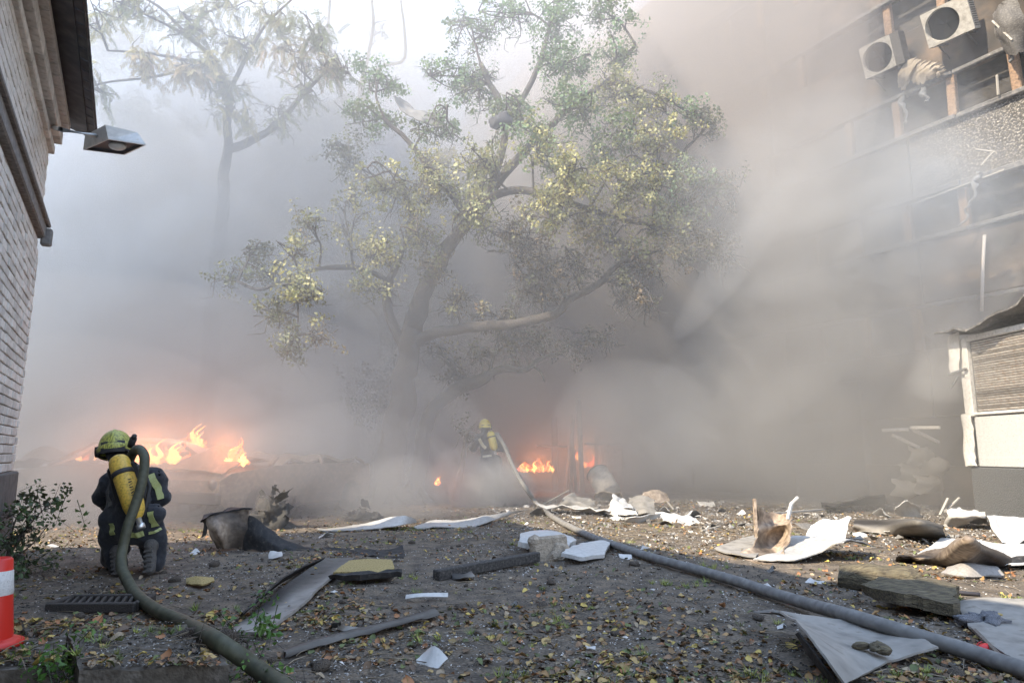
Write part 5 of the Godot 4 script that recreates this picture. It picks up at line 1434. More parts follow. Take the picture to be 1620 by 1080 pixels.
func build_debris() -> void:
	var tin := rough_mat("dusty grey sheet", [[0.0, 0.11, 0.103, 0.095], [0.35, 0.19, 0.178, 0.16], [0.75, 0.25, 0.235, 0.212], [0.9, 0.16, 0.143, 0.122], [1.0, 0.08, 0.07, 0.06]], 0.012, 0.8, 0.7, 0.12, 0.0, true)
	var white := rough_mat("white enamel sheet", [[0.0, 0.22, 0.21, 0.195], [0.25, 0.4, 0.39, 0.37], [0.75, 0.5, 0.49, 0.47], [0.92, 0.36, 0.345, 0.32], [1.0, 0.12, 0.112, 0.1]], 0.02, 1.2, 0.55, 0.15, 0.0, true)
	var burnt := rough_mat("burnt sheet", [[0.0, 0.006, 0.006, 0.006], [0.5, 0.014, 0.013, 0.013], [0.8, 0.035, 0.031, 0.028], [1.0, 0.15, 0.13, 0.11]], 0.02, 1.4, 0.75, 0.3, 0.0, true)
	var tan_ := rough_mat("heat tanned sheet", [[0.0, 0.06, 0.045, 0.035], [0.4, 0.2, 0.15, 0.11], [0.75, 0.36, 0.29, 0.22], [1.0, 0.45, 0.39, 0.32]], 0.015, 1.2, 0.65, 0.25, 0.0, true)
	var foam := rough_mat("yellow foam board", [[0.0, 0.12, 0.09, 0.04], [0.5, 0.33, 0.25, 0.1], [1.0, 0.45, 0.35, 0.16]], 0.04, 2.0, 0.95, 0.6)
	var moss := rough_mat("mossy board", [[0.0, 0.025, 0.02, 0.014], [0.4, 0.08, 0.064, 0.042], [0.65, 0.13, 0.11, 0.065], [1.0, 0.2, 0.165, 0.115]], 0.02, 1.2, 0.95, 1.6)
	moss.uv1_scale = V(0.7, 3.0, 3.0)
	var wood := rough_mat("weathered wood", [[0.0, 0.05, 0.04, 0.032], [0.5, 0.12, 0.095, 0.075], [1.0, 0.2, 0.17, 0.14]], 0.04, 2.0, 0.9, 0.5)
	var rubble := rough_mat("broken concrete", [[0.0, 0.15, 0.12, 0.09], [0.5, 0.29, 0.24, 0.18], [1.0, 0.42, 0.36, 0.29]], 0.02, 1.5, 0.95, 1.2)
	var W := Color.WHITE
	var S := Color(0.16, 0.15, 0.15)
	var H := Color(0.45, 0.44, 0.43)

	# big bent sheet, lower right
	var t := thing("bent_sheet", "big bent grey metal sheet with a dirt clod on it, under the long hose", "metal sheet", V(2.04,0,-4.42))
	var b := MB.new()
	b.sheet([[V(1.69,0.1,-5.03), V(1.76,0.16,-4.72), V(1.64,0.2,-4.08), V(1.6,0.16,-3.74), V(1.66,0.05,-3.66)], [V(1.74,0.14,-4.85), V(1.85,0.12,-4.66), V(1.91,0.1,-4.34), V(1.9,0.08,-4.06), V(1.9,0.03,-3.88)], [V(1.77,0.16,-4.72), V(2.02,0.09,-4.68), V(2.17,0.06,-4.47), V(2.15,0.06,-4.22), V(2.14,0.04,-4.08)], [V(2.24,0.05,-4.91), V(2.42,0.06,-4.88), V(2.48,0.07,-4.64), V(2.48,0.08,-4.39), V(2.43,0.1,-4.12)]], 0.012, 6, 0.02, noise, [], 0.012)
	part("sheet", b, tin, t)
	b = MB.new()
	b.sheet([[V(1.65,0.17,-4.17), V(1.62,0.12,-3.86), V(1.66,0.02,-3.72)], [V(1.68,0.13,-4.29), V(1.65,0.07,-4), V(1.66,0,-3.76)]], 0.01, 6, 0.02, noise)
	part("folded_edge", b, burnt, t)
	b = MB.new()
	b.blob(V(2.02,0.1,-4.15), V(0.045, 0.02, 0.03), 0.7, noise, 300, 8)
	b.blob(V(2.08,0.1,-4.1), V(0.06, 0.035, 0.045), 0.8, noise, 300, 10)
	tag(part("dirt_clod", b, moss), "brown dirt clod lying on the big bent grey sheet", "clod")

	sheet_thing("grey_plate", "grey metal plate holding a heap of ash, at the right frame edge", "metal sheet", [[V(3.46,0.04,-5.61), V(3.61,0.08,-5.55), V(3.78,0.1,-5.48), V(4.12,0.1,-5.36)], [V(3.17,0.05,-5.03), V(3.29,0.06,-4.99), V(3.49,0.06,-4.95), V(3.81,0.06,-4.86)], [V(2.98,0.05,-4.61), V(3.02,0.04,-4.47), V(3.09,0.04,-4.33), V(3.4,0.05,-4.23)], [V(2.9,0.03,-4.25), V(2.91,0.03,-4.15), V(2.95,0.03,-4.04), V(3.26,0.03,-3.95)]], 0.015, tin, 0.02)
	t = thing("ash_heap", "heap of grey and black ash lying on the grey plate at the right edge", "ash", V(3.38,0,-5.12))
	b = MB.new()
	b.blob(V(3.27,0.05,-4.96), V(0.14, 0.05, 0.1), 0.9, noise, 400, 16)
	part("ash", b, rough_mat("ash flakes", [[0.0, 0.03, 0.03, 0.035], [0.5, 0.12, 0.12, 0.13], [0.8, 0.3, 0.3, 0.32], [1.0, 0.5, 0.5, 0.52]], 0.1, 4.0, 0.95, 1.0), t)
	b = MB.new()
	b.blob(V(3.33,0.1,-4.92), V(0.05, 0.012, 0.02), 0.4, noise, 200, 8)
	tag(part("bark_scrap", b, foam), "pale yellow bark scrap on the ash heap", "scrap")
	b = MB.new()
	b.bar(V(2.98,0.07,-4.64), V(2.78,0.05,-4.11), 0.022, 0.018)
	tag(part("wooden_stick", b, wood), "thin brown stick leaning off the grey plate by the red cap", "stick")
	t = thing("red_cap", "small red plastic cap half hidden under the stick, above the hose", "cap", V(2.91,0,-4.44))
	b = MB.new()
	b.blob(V(2.84,0.03,-4.33), V(0.045, 0.04, 0.04), 0.05, noise, 100, 10)
	part("shell", b, flat_mat("red plastic", lin(0.55, 0.012, 0.012), 0.35), t)
	b = MB.new()
	b.lathe(V(2.91,0,-4.44), V(2.79,0.05,-4.26), [Vector2(0, 0.05), Vector2(0.012, 0.052), Vector2(0.014, 0.045)], 16)
	part("brim", b, flat_mat("red plastic", Color.WHITE), t)

	# long panel towards the burnt curl
	sheet_thing("flat_sheet", "long flat grey panel, sooty at the far end and pale at the near end", "metal sheet", [[V(-1.88,0.03,-4.77), V(-1.92,0.03,-5.37), V(-2.01,0.04,-6.31), V(-2.06,0.05,-7.81)], [V(-1.81,0.03,-4.75), V(-1.85,0.03,-5.44), V(-1.95,0.03,-6.45), V(-1.98,0.04,-7.88)], [V(-1.71,0.03,-4.74), V(-1.72,0.03,-5.42), V(-1.81,0.03,-6.45), V(-1.86,0.04,-7.88)], [V(-1.6,0.05,-4.64), V(-1.61,0.05,-5.32), V(-1.67,0.05,-6.34), V(-1.73,0.06,-7.79)]], 0.02, tin, 0.015, [[H, S, S, H], [W * 1.5, S * 1.3, S, H], [W * 1.6, W * 1.4, H, H], [W * 1.7, W * 1.5, W, H]], 0.008)
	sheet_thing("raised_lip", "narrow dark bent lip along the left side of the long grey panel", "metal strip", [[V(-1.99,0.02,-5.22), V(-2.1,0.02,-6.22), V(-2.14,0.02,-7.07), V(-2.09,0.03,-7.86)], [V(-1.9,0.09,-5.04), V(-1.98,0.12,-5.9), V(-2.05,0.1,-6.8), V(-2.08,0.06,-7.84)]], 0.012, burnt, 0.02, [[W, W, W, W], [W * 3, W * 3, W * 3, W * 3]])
	# burnt curl with its tail
	t = thing("burnt_curl", "burnt metal panel curled upright with a black tail, right of the kneeling firefighter", "metal sheet", V(-3.34,0,-8.88))
	b = MB.new()
	b.sheet([[V(-3.86,0.35,-8.75), V(-3.68,0.43,-8.6), V(-3.53,0.47,-8.75), V(-3.3,0.5,-8.8)], [V(-3.75,0.21,-8.7), V(-3.56,0.26,-8.5), V(-3.47,0.25,-8.7), V(-3.32,0.27,-8.8)], [V(-3.65,0.02,-8.75), V(-3.51,0.04,-8.6), V(-3.44,0.02,-8.75), V(-3.32,0,-8.8)]], 0.02, 6, 0.06, noise, [[S, H, S, W], [W, W * 1.3, H, S], [H, H, S, S]], 0.02)
	part("curled_face", b, tan_, t)
	b = MB.new()
	b.sheet([[V(-3.86,0.34,-8.72), V(-3.67,0.44,-8.58), V(-3.51,0.48,-8.72), V(-3.28,0.51,-8.78)], [V(-3.95,0.38,-9), V(-3.75,0.43,-8.95), V(-3.59,0.47,-9.05), V(-3.34,0.47,-9)]], 0.02, 5, 0.06, noise, [], 0.02)
	part("charred_lip", b, burnt, t)
	b = MB.new()
	b.sheet([[V(-3.37,0.44,-8.85), V(-3.2,0.33,-8.85), V(-3,0.2,-8.85), V(-2.74,0.09,-8.8), V(-2.47,0.03,-8.8), V(-2.19,0.06,-8.75), V(-1.93,0.04,-8.7), V(-1.63,0.02,-8.7), V(-1.37,0.09,-8.8)], [V(-3.35,0.19,-8.8), V(-3.15,0.15,-8.75), V(-2.92,0.1,-8.7), V(-2.71,0.05,-8.7), V(-2.4,0.02,-8.6), V(-2.11,0.02,-8.55), V(-1.85,0.02,-8.5), V(-1.58,0,-8.5), V(-1.31,0.02,-8.6)], [V(-3.34,0,-8.77), V(-3.12,0,-8.72), V(-2.86,0,-8.66), V(-2.63,0,-8.61), V(-2.35,0,-8.5), V(-2.07,0,-8.45), V(-1.79,0,-8.35), V(-1.52,0,-8.25), V(-1.24,0,-8.15)]], 0.015, 5, 0.07, noise, [], 0.03)
	part("black_tail", b, burnt, t)
	b = MB.new()
	b.sheet([[V(-3.82,0.34,-8.7), V(-3.76,0.36,-8.66)], [V(-3.86,0.15,-8.75), V(-3.79,0.19,-8.7)]], 0.01, 4, 0.04, noise)
	part("hanging_shred", b, burnt, t)
	t = thing("foam_board", "flat yellow foam board with charred edge right of the long panel", "board", V(-1.5,0,-7.19))
	b = MB.new()
	b.sheet([[V(-1.65,0.05,-6.59), V(-1.4,0.05,-6.59), V(-1.11,0.05,-6.65)], [V(-1.65,0.06,-6.87), V(-1.42,0.06,-6.94), V(-1.16,0.06,-6.94)], [V(-1.67,0.06,-7.28), V(-1.48,0.06,-7.36), V(-1.25,0.06,-7.32)]], 0.05, 5, 0.02, noise, [], 0.02)
	part("foam", b, foam, t)
	b = MB.new()
	b.sheet([[V(-1.67,0.05,-6.49), V(-1.37,0.06,-6.44), V(-1.01,0.06,-6.56)], [V(-1.63,0.07,-6.5), V(-1.39,0.07,-6.51), V(-1.03,0.08,-6.61)]], 0.05, 5, 0.07, noise, [], 0.04)
	part("charred_edge", b, burnt, t)
	b = MB.new()
	b.blob(V(-1.6,0.07,-6.99), V(0.035, 0.02, 0.03), 0.5, noise, 200, 8)
	tag(part("paper_wad", b, white), "small white paper wad on the yellow foam board", "paper")

	sheet_thing("far_strip", "pale peeled metal strip on the ground, left of two far strips", "metal strip", [[V(-3.03,0.03,-10.9), V(-2.59,0.05,-11.07), V(-2.15,0.12,-11.35), V(-1.72,0.2,-11.24), V(-1.58,0.1,-11.56)], [V(-2.94,0.02,-10.73), V(-2.43,0.02,-10.82), V(-2.06,0.03,-10.9), V(-1.72,0.08,-10.97), V(-1.56,0.06,-11.56)]], 0.015, white, 0.03, [[H, H, W * 0.8, W * 0.8, H], [H, W * 0.7, W * 0.8, W * 0.8, H]], 0.02)
	sheet_thing("far_strip", "long pale metal strip rising right toward the hose, right of two far strips", "metal strip", [[V(-1.54,0.05,-11.07), V(-1.28,0.06,-11.88), V(-0.76,0.05,-12.09), V(-0.39,0.12,-12.26), V(0.32,0.06,-14.06)], [V(-1.48,0.02,-10.99), V(-1.1,0.03,-11.17), V(-0.66,0.03,-11.27), V(-0.42,0.06,-11.56), V(0.06,0.03,-13.55)]], 0.015, white, 0.03, [[W * 0.7, W * 0.8, W * 0.8, W * 0.8, H], [H, W * 0.8, W * 0.8, W * 0.7, H]], 0.02)
	# broken white slabs and the chunk between
	sheet_thing("plaster_slab", "broken white plaster slab behind the concrete chunk, left of the hose", "slab", [[V(0.07,0.12,-8.1), V(0.29,0.1,-8.14), V(0.57,0.06,-8.55)], [V(0.09,0.16,-8.46), V(0.39,0.14,-8.74), V(0.76,0.08,-8.62)], [V(0.13,0.1,-9.2), V(0.52,0.1,-9.41), V(0.79,0.06,-9.14)]], 0.06, white, 0.02, [], 0.03)
	sheet_thing("plaster_slab", "broken white plaster slab lying tilted under the hose, right of the chunk", "slab", [[V(0.54,0.07,-7.77), V(0.76,0.04,-7.66), V(1.04,0.03,-7.95)], [V(0.69,0.08,-8.19), V(0.9,0.06,-8.13), V(1.14,0.04,-8.48)], [V(0.86,0.08,-8.56), V(1.09,0.07,-8.82), V(1.23,0.04,-8.81)]], 0.04, white, 0.02, [], 0.03)
	t = thing("concrete_chunk", "brown broken concrete chunk standing between the two white slabs", "rubble", V(0.42,0,-7.88))
	b = MB.new()
	var cc: Vector3 = V(0.42,0.1,-8.1)
	b.box(Transform3D(Basis.from_euler(V(-0.15, 0.25, 0.06)), cc), V(0.42, 0.3, 0.2), 0.03)
	b.box(Transform3D(Basis.from_euler(V(-0.3, 0.1, -0.25)), cc + V(0.12, -0.04, 0.05)), V(0.2, 0.24, 0.16), 0.04)
	b.box(Transform3D(Basis.from_euler(V(0.2, 0.5, 0.4)), cc + V(-0.14, 0.05, 0.02)), V(0.14, 0.2, 0.18), 0.03)
	b.box(Transform3D(Basis.from_euler(V(0.1, -0.4, 0.7)), cc + V(0.02, -0.1, 0.1)), V(0.22, 0.12, 0.1), 0.03)
	part("chunk", b, rubble, t)
	b = MB.new()
	for n in 12:
		var o := cc + V(rnd(-0.28, 0.3), 0, rnd(0.0, 0.25))
		o.y = 0.02
		b.box(Transform3D(Basis.from_euler(V(rnd(0, 3), rnd(0, 3), 0)), o), V(rnd(0.02, 0.06), rnd(0.02, 0.05), rnd(0.02, 0.05)), 0.006)
	part("crumbs", b, rubble, t)
	b = MB.new()
	b.bar(V(-0.72,0.05,-6.72), V(0.28,0.06,-7.84), 0.1, 0.1, 0.01)
	t = tag(part("charred_beam", b, rough_mat("charred post", [], 0.04, 1.5)), "charred square beam lying left of the broken concrete chunk", "beam")
	sheet_thing("sooty_flap", "dark little metal flap at the left end of the charred beam", "metal scrap", [[V(-0.57,0,-6.78), V(-0.44,0.02,-6.63), V(-0.35,0.03,-6.7)], [V(-0.59,0.05,-6.79), V(-0.48,0.03,-6.98), V(-0.38,0.06,-6.83)]], 0.008, tin, 0.05, [[S, H, W], [S, S, H]])
	# long thin strip in front
	sheet_thing("long_strip", "long narrow grey metal profile lying diagonally in the foreground leaves", "metal strip", [[V(-1.33,0.02,-4.19), V(-1.11,0.02,-4.53), V(-0.85,0.02,-4.86), V(-0.53,0.03,-5.23)], [V(-1.33,0.04,-4.22), V(-1.13,0.04,-4.58), V(-0.86,0.04,-4.89), V(-0.55,0.05,-5.26)], [V(-1.38,0.02,-4.34), V(-1.17,0.02,-4.73), V(-0.89,0.02,-5.03), V(-0.58,0.02,-5.44)]], 0.008, tin, 0.012, [[S, H, S, H], [H, H, H, H], [S, S, S, S]])
	sheet_thing("white_lath", "short curved white plastic strip beside a green tuft, mid foreground", "plastic strip", [[V(-0.87,0.01,-5.85), V(-0.72,0.03,-5.8), V(-0.53,0.02,-5.88)], [V(-0.87,0.04,-5.87), V(-0.71,0.05,-5.85), V(-0.53,0.05,-5.9)]], 0.01, white, 0.01, [], 0.0)
	sheet_thing("curled_scrap", "small dark curled metal scrap above the long narrow profile", "metal scrap", [[V(-1.25,0,-4.96), V(-1.16,0.05,-4.79), V(-1.13,0.02,-4.84), V(-0.99,0.01,-4.82)], [V(-1.21,0.06,-4.88), V(-1.14,0.08,-4.76), V(-1.12,0.04,-4.86), V(-0.99,0.02,-4.88)]], 0.006, tin, 0.04, [[S, S, W, W], [S, H, W * 1.4, W]])
	sheet_thing("paper_sheet", "crumpled pale paper lying behind the long grey panel", "paper", [[V(-2.78,0.01,-8.04), V(-2.6,0.02,-8.02)], [V(-2.81,0.03,-8.24), V(-2.66,0.04,-8.17)]], 0.004, white, 0.06, [[H, W], [W, W]])
	sheet_thing("bark_piece", "flat tan bark piece on the ground right of the kneeling firefighter", "bark", [[V(-2.95,0.01,-6.47), V(-2.76,0.03,-6.33), V(-2.75,0.01,-6.56)], [V(-2.99,0.03,-6.57), V(-2.85,0.05,-6.52), V(-2.8,0.02,-6.66)]], 0.015, foam, 0.04)

	# the standing crumpled wreck with its wings
	t = thing("crumpled_wreck", "crumpled heat tanned metal sheet standing upright with two flat wings, right of the hose", "metal sheet", V(2.89,0,-8.01))
	b = MB.new()
	b.sheet([[V(2.95,0.53,-8.5), V(3.19,0.46,-8.8), V(3.37,0.43,-8.85), V(3.41,0.46,-8.6)], [V(2.95,0.39,-8.5), V(3.18,0.32,-8.75), V(3.36,0.35,-8.8), V(3.39,0.42,-8.55)], [V(2.94,0.29,-8.45), V(3.13,0.29,-8.6), V(3.28,0.32,-8.6), V(3.34,0.38,-8.45)], [V(2.92,0.25,-8.4), V(3.16,0.19,-8.7), V(3.32,0.19,-8.7), V(3.33,0.28,-8.4)], [V(2.93,0.18,-8.4), V(3.08,0.09,-8.55), V(3.21,0.07,-8.5), V(3.29,0.17,-8.35)], [V(2.81,0.09,-8.3), V(2.94,0.05,-8.3), V(3.1,0.02,-8.3), V(3.21,0.09,-8.3)], [V(2.6,0.03,-8.24), V(2.66,0.02,-7.84), V(2.79,0.02,-7.66), V(3.01,0.06,-7.84)]], 0.014, 5, 0.06, noise, [[H, W, W * 1.6, W], [H, W * 1.4, W, H], [W, W * 1.8, W * 1.8, W * 1.7], [H, W, W * 1.2, W * 1.5], [H, H, W * 1.5, W * 1.7], [W, H, H, W], [W * 1.3, W, W, W]], 0.025)
	part("upright_sheet", b, tan_, t)
	b = MB.new()
	b.bar(V(2.95,0.64,-8.5), V(2.93,0.19,-8.45), 0.045, 0.03)
	part("torn_post", b, tan_, t)
	b = MB.new()
	b.bar(V(3.32,0.4,-8.45), V(3.4,0.59,-8.5), 0.03, 0.03)
	b.bar(V(3.39,0.58,-8.5), V(3.48,0.66,-8.5), 0.04, 0.02)
	part("torn_strut", b, white, t)
	b = MB.new()
	b.sheet([[V(2.46,0.04,-8.59), V(2.55,0.03,-8.04), V(2.73,0.02,-7.93)], [V(2.83,0.06,-9.02), V(2.89,0.05,-8.62), V(2.98,0.03,-8.44)], [V(3.26,0.08,-9.51), V(3.26,0.05,-9.22), V(3.22,0.03,-8.77)]], 0.012, 5, 0.03, noise)
	part("left_wing", b, tin, t)
	b = MB.new()
	b.sheet([[V(2.65,0.03,-7.77), V(2.88,0.02,-7.7), V(3.07,0.03,-7.68)], [V(3.13,0.06,-8.23), V(3.28,0.07,-7.96), V(3.41,0.12,-7.8)], [V(3.45,0.13,-8.82), V(3.62,0.15,-8.42), V(3.65,0.24,-7.7)], [V(3.65,0.14,-9), V(3.94,0.17,-8.62), V(4.3,0.08,-8.4)]], 0.012, 6, 0.03, noise, [[W * 0.8, W * 0.9, W * 0.8], [W * 0.6, W * 0.7, W * 0.8], [W * 0.8, W * 0.75, W * 0.8], [W, W * 0.9, W * 0.8]], 0.01)
	part("right_wing", b, white, t)
	# sheets further right
	sheet_thing("arched_sheet", "long scorched sheet arching low behind the white plate, right side", "metal sheet", [[V(5.24,0.02,-10.82), V(5.42,0.02,-10.25), V(5.71,0.02,-9.87), V(6.02,0.02,-9.73)], [V(5.24,0.12,-10.76), V(5.51,0.14,-10.38), V(5.12,0.32,-8.92), V(5.59,0.22,-9.13)], [V(5.85,0.06,-11.98), V(6.19,0.08,-11.67), V(5.93,0.22,-10.3), V(6.17,0.14,-10.04)]], 0.012, tin, 0.03, [[W * 1.5, W * 1.5, W * 1.4, W], [S, S, H, S], [H, H, H, H]], 0.02)
	sheet_thing("white_plate", "large white sunlit metal plate lying flat with a charred fold on it", "metal sheet", [[V(4.63,0.04,-8.07), V(4.81,0.03,-7.6), V(5.06,0.04,-7.29), V(5.72,0.05,-7.38)], [V(5.09,0.05,-8.62), V(5.41,0.05,-8.41), V(5.66,0.06,-8.03), V(6.24,0.1,-7.94)], [V(5.69,0.06,-9.34), V(6.02,0.06,-9.14), V(6.15,0.07,-8.7), V(6.84,0.1,-8.58)]], 0.015, white, 0.02, [], 0.01)
	sheet_thing("charred_fold", "black and bronze burnt metal fold peaking on the white plate", "metal sheet", [[V(4.22,0.03,-7.81), V(4.46,0.02,-7.58), V(4.64,0.02,-7.33), V(5.01,0.02,-7.49), V(5.1,0.02,-7.26)], [V(4.14,0.1,-7.56), V(4.44,0.1,-7.48), V(4.36,0.26,-6.78), V(4.69,0.18,-7.01), V(5.27,0.05,-7.47)], [V(4.41,0.08,-7.7), V(4.65,0.14,-7.65), V(4.15,0.42,-6.43), V(4.64,0.26,-6.96), V(5.38,0.05,-7.64)], [V(4.73,0.06,-8.03), V(5.22,0.08,-8.4), V(4.95,0.24,-7.64), V(5.3,0.14,-7.95), V(5.61,0.04,-7.98)]], 0.014, tan_, 0.05, [[S * 0.4, S * 0.4, S * 0.4, S * 0.4, S * 0.4], [S * 0.4, S * 0.6, W * 1.1, S, S * 0.5], [H, H, W * 0.8, S, S], [H, H, H, S, S]], 0.02)
	sheet_thing("burnt_sheet", "black burnt sheet edge running off the frame, right of the charred fold", "metal sheet", [[V(5.1,0.02,-7.3), V(5.33,0.03,-7.39), V(5.96,0.03,-7.68)], [V(5.26,0.06,-7.48), V(5.38,0.12,-7.43), V(5.84,0.16,-7.51)]], 0.012, burnt, 0.05, [], 0.03)
	sheet_thing("white_crumple", "bright white crumpled sheet standing on edge before the kiosk plinth", "metal sheet", [[V(6.39,0.04,-9.2), V(6.49,0.05,-9.1), V(6.77,0.14,-9.1), V(7.1,0.14,-9.1)], [V(6.38,0.22,-9.3), V(6.63,0.18,-9.35), V(6.93,0.22,-9.3), V(7.19,0.24,-9.2)], [V(6.38,0.36,-9.4), V(6.67,0.35,-9.5), V(7.1,0.3,-9.5), V(7.29,0.35,-9.3)]], 0.012, white, 0.08, [], 0.015)
	sheet_thing("smooth_mound", "smooth low ash coloured hump in front of the charred fold", "metal sheet", [[V(4.24,0,-7.01), V(4.32,0.02,-6.76), V(4.81,0,-6.94)], [V(4.36,0.02,-7.11), V(4.46,0.1,-6.91), V(4.88,0.03,-7.12)], [V(4.59,0,-7.42), V(4.75,0.03,-7.35), V(5.05,0,-7.42)]], 0.02, rough_mat("pale ash", [[0.0, 0.16, 0.15, 0.14], [1.0, 0.34, 0.32, 0.3]], 0.04, 1.5), 0.03)
	# mossy boards right of the hose
	sheet_thing("mossy_board", "thick rough mossy board lying right of the hose by the grey plate", "board", [[V(2.83,0.07,-5.7), V(2.87,0.07,-5.34), V(3.04,0.06,-5.22), V(3.16,0.05,-5.09)], [V(2.92,0.1,-5.74), V(3.09,0.09,-5.55), V(3.21,0.08,-5.42), V(3.32,0.07,-5.34)], [V(3.15,0.06,-6.03), V(3.37,0.06,-5.95), V(3.49,0.06,-5.8), V(3.57,0.05,-5.75)]], 0.09, moss, 0.06, [], 0.05)
	sheet_thing("split_log", "flat split mossy log lying across behind the mossy board", "log", [[V(2.99,0.03,-6.51), V(3.15,0.04,-6.34), V(3.4,0.04,-6.28), V(3.62,0.03,-6.36)], [V(2.97,0.09,-6.42), V(3.13,0.1,-6.3), V(3.38,0.1,-6.24), V(3.55,0.08,-6.29)], [V(3.12,0.06,-6.73), V(3.3,0.07,-6.64), V(3.56,0.07,-6.57), V(3.73,0.05,-6.59)]], 0.09, moss, 0.06, [], 0.04)
	b = MB.new()
	b.tube(PackedVector3Array(MB.spline([V(3.76,0.03,-6.67), V(3.7,0.04,-6.28), V(3.75,0.03,-6.06), V(3.93,0.02,-6)], 5)), PackedFloat32Array([0.018]), 8)
	tag(part("black_cable", b, flat_mat("burnt cable", lin(0.02, 0.018, 0.022), 0.7)), "black burnt cable trailing from the split log to the grey plate", "cable")

	# wreckage heap in the middle distance
	var k := 0
	for e in [
		[[[V(0.46,0.1,-14.51), V(1.15,0.05,-14.18), V(1.88,0.05,-13.88), V(2.4,0.05,-13.32)], [V(0.5,0.2,-13.83), V(1.11,0.2,-13.67), V(1.73,0.2,-13.19), V(2.22,0.15,-12.95)]], "long low pale metal edge under the wreckage heap, behind the hose", white],
		[[[V(1.82,0.05,-13.32), V(2.04,0.05,-12.92), V(2.23,0.1,-12.48)], [V(1.88,0.22,-13.2), V(2.05,0.21,-13), V(2.26,0.18,-13.2)], [V(1.94,0.36,-13.4), V(2.04,0.37,-13.4), V(2.14,0.3,-13.5)]], "pale folded sheet peak in the middle of the wreckage heap", white],
		[[[V(2.16,0.05,-13.32), V(2.41,0.05,-13.05), V(2.75,0.08,-12.97)], [V(2.27,0.17,-13.6), V(2.52,0.19,-13.6), V(2.76,0.17,-13.6)], [V(2.34,0.29,-14), V(2.6,0.32,-14), V(2.86,0.26,-14)]], "buckled grey sheet at the right end of the wreckage heap", tin],
		[[[V(1,0.05,-14.82), V(1.37,0.05,-14.49), V(1.77,0.05,-14.49)], [V(1.06,0.25,-14.6), V(1.39,0.22,-14.6), V(1.78,0.12,-14.6)], [V(1.29,0.34,-15), V(1.43,0.27,-15), V(1.69,0.17,-15)]], "triangular grey sheet at the left of the wreckage heap", tin],
		[[[V(2.6,0.05,-15.17), V(2.95,0.1,-14.85), V(3.35,0.1,-14.85)], [V(2.65,0.27,-15), V(2.99,0.38,-15), V(3.32,0.25,-15)]], "brownish torn sheet behind the buckled grey sheet", tan_],
		[[[V(1.96,0.05,-16.72), V(2.31,0.05,-16.51), V(2.65,0.05,-16.72)], [V(1.91,0.27,-16), V(2.25,0.35,-16), V(2.53,0.24,-16)]], "rumpled pale sheet beneath the tipped barrel", tan_],
		[[[V(1.9,0.02,-12.4), V(2.19,0.02,-12.18), V(2.59,0.03,-12.53)], [V(1.93,0.1,-12.24), V(2.19,0.14,-12.03), V(2.69,0.1,-12.74)]], "bright white crumpled sheet in front of the wreckage heap", white],
		[[[V(6.71,0.05,-15.17), V(7.39,0.05,-15.17), V(8.11,0.1,-15.22)], [V(6.2,0.2,-14), V(6.83,0.26,-14), V(7.5,0.35,-14)]], "long dark strip lying in smoke left of the kiosk", burnt],
		[[[V(7.23,0.02,-13.26), V(7.45,0.02,-13.13), V(7.84,0.02,-13.39)], [V(7.12,0.15,-12.95), V(7.26,0.3,-12.8), V(7.59,0.12,-13.04)]], "small white peaked scrap before the kiosk's left corner", white],
		[[[V(7.12,0.02,-11.56), V(7.35,0.02,-11.36), V(7.98,0.02,-11.76)], [V(7.03,0.22,-11.3), V(7.14,0.23,-11), V(7.43,0.21,-11)], [V(7.29,0.32,-11.6), V(7.64,0.29,-11.6), V(7.66,0.22,-11.4)]], "crumpled shiny foil heap at the foot of the kiosk plinth", white],
		[[[V(3.94,0.02,-9.46), V(4.06,0.03,-9.25), V(4.35,0.03,-9.25)], [V(4.05,0.12,-9.6), V(4.31,0.15,-9.6), V(4.56,0.16,-9.5)], [V(4.22,0.15,-9.8), V(4.47,0.18,-9.8), V(4.7,0.25,-9.6)]], "torn white foil scrap sticking up behind the wreck's right wing", white],
	]:
		sheet_thing("wreck_sheet", e[1], "metal sheet", e[0], 0.012, e[2], 0.16, [], 0.05, 5)
		k += 1
	for e in [[V(6.96,0.19,-11.4), V(7.18,0.45,-11.5), "thin pale rod sticking up by the foil heap"], [V(7.16,0.28,-11.5), V(7.43,0.45,-11.6), "slanting pale slat above the foil heap"], [V(3.22,0.18,-14.5), V(3.28,0.05,-14.2), "thin white rod leaning right of the wreckage heap"], [V(3.55,0.38,-9.5), V(4.66,0.35,-10.5), "pale lath lying behind the standing wreck"], [V(0.63,0.02,-15.5), V(1.35,0.31,-16.5), "splintered pale lath under the burnt posts"], [V(2.87,0.02,-10.65), V(3.34,0.03,-11.27), "short dark stick in the sunlit patch of ground"]]:
		b = MB.new()
		b.bar(e[0], e[1], 0.035, 0.02)
		tag(part("lath", b, flat_mat("singed lath", Color.WHITE)), e[2], "lath")
	# sheet caught in the crown, and a dark rag
	sheet_thing("caught_sheet", "crumpled grey metal sheet caught high in the big tree's branches", "metal sheet", [[V(-2.77,9.39,-14.8), V(-2.49,8.95,-14.8), V(-2.08,8.76,-14.8), V(-1.62,8.69,-14.9)], [V(-2.66,9.5,-15), V(-2.38,9.12,-15), V(-2.01,8.99,-15), V(-1.61,8.95,-15.1)], [V(-2.57,9.51,-15.2), V(-2.26,9.22,-15.2), V(-1.96,9.16,-15.2), V(-1.61,9.15,-15.3)]], 0.02, tin, 0.1, [], 0.05)
	b = MB.new()
	b.blob(V(-0.29,8.81,-14.9), V(0.26, 0.2, 0.15), 0.7, noise, 130, 10)
	tag(part("dark_rag", b, flat_mat("sooty rag", lin(0.05, 0.05, 0.055), 0.95)), "dark rag snagged in the middle of the big tree's crown", "rag")
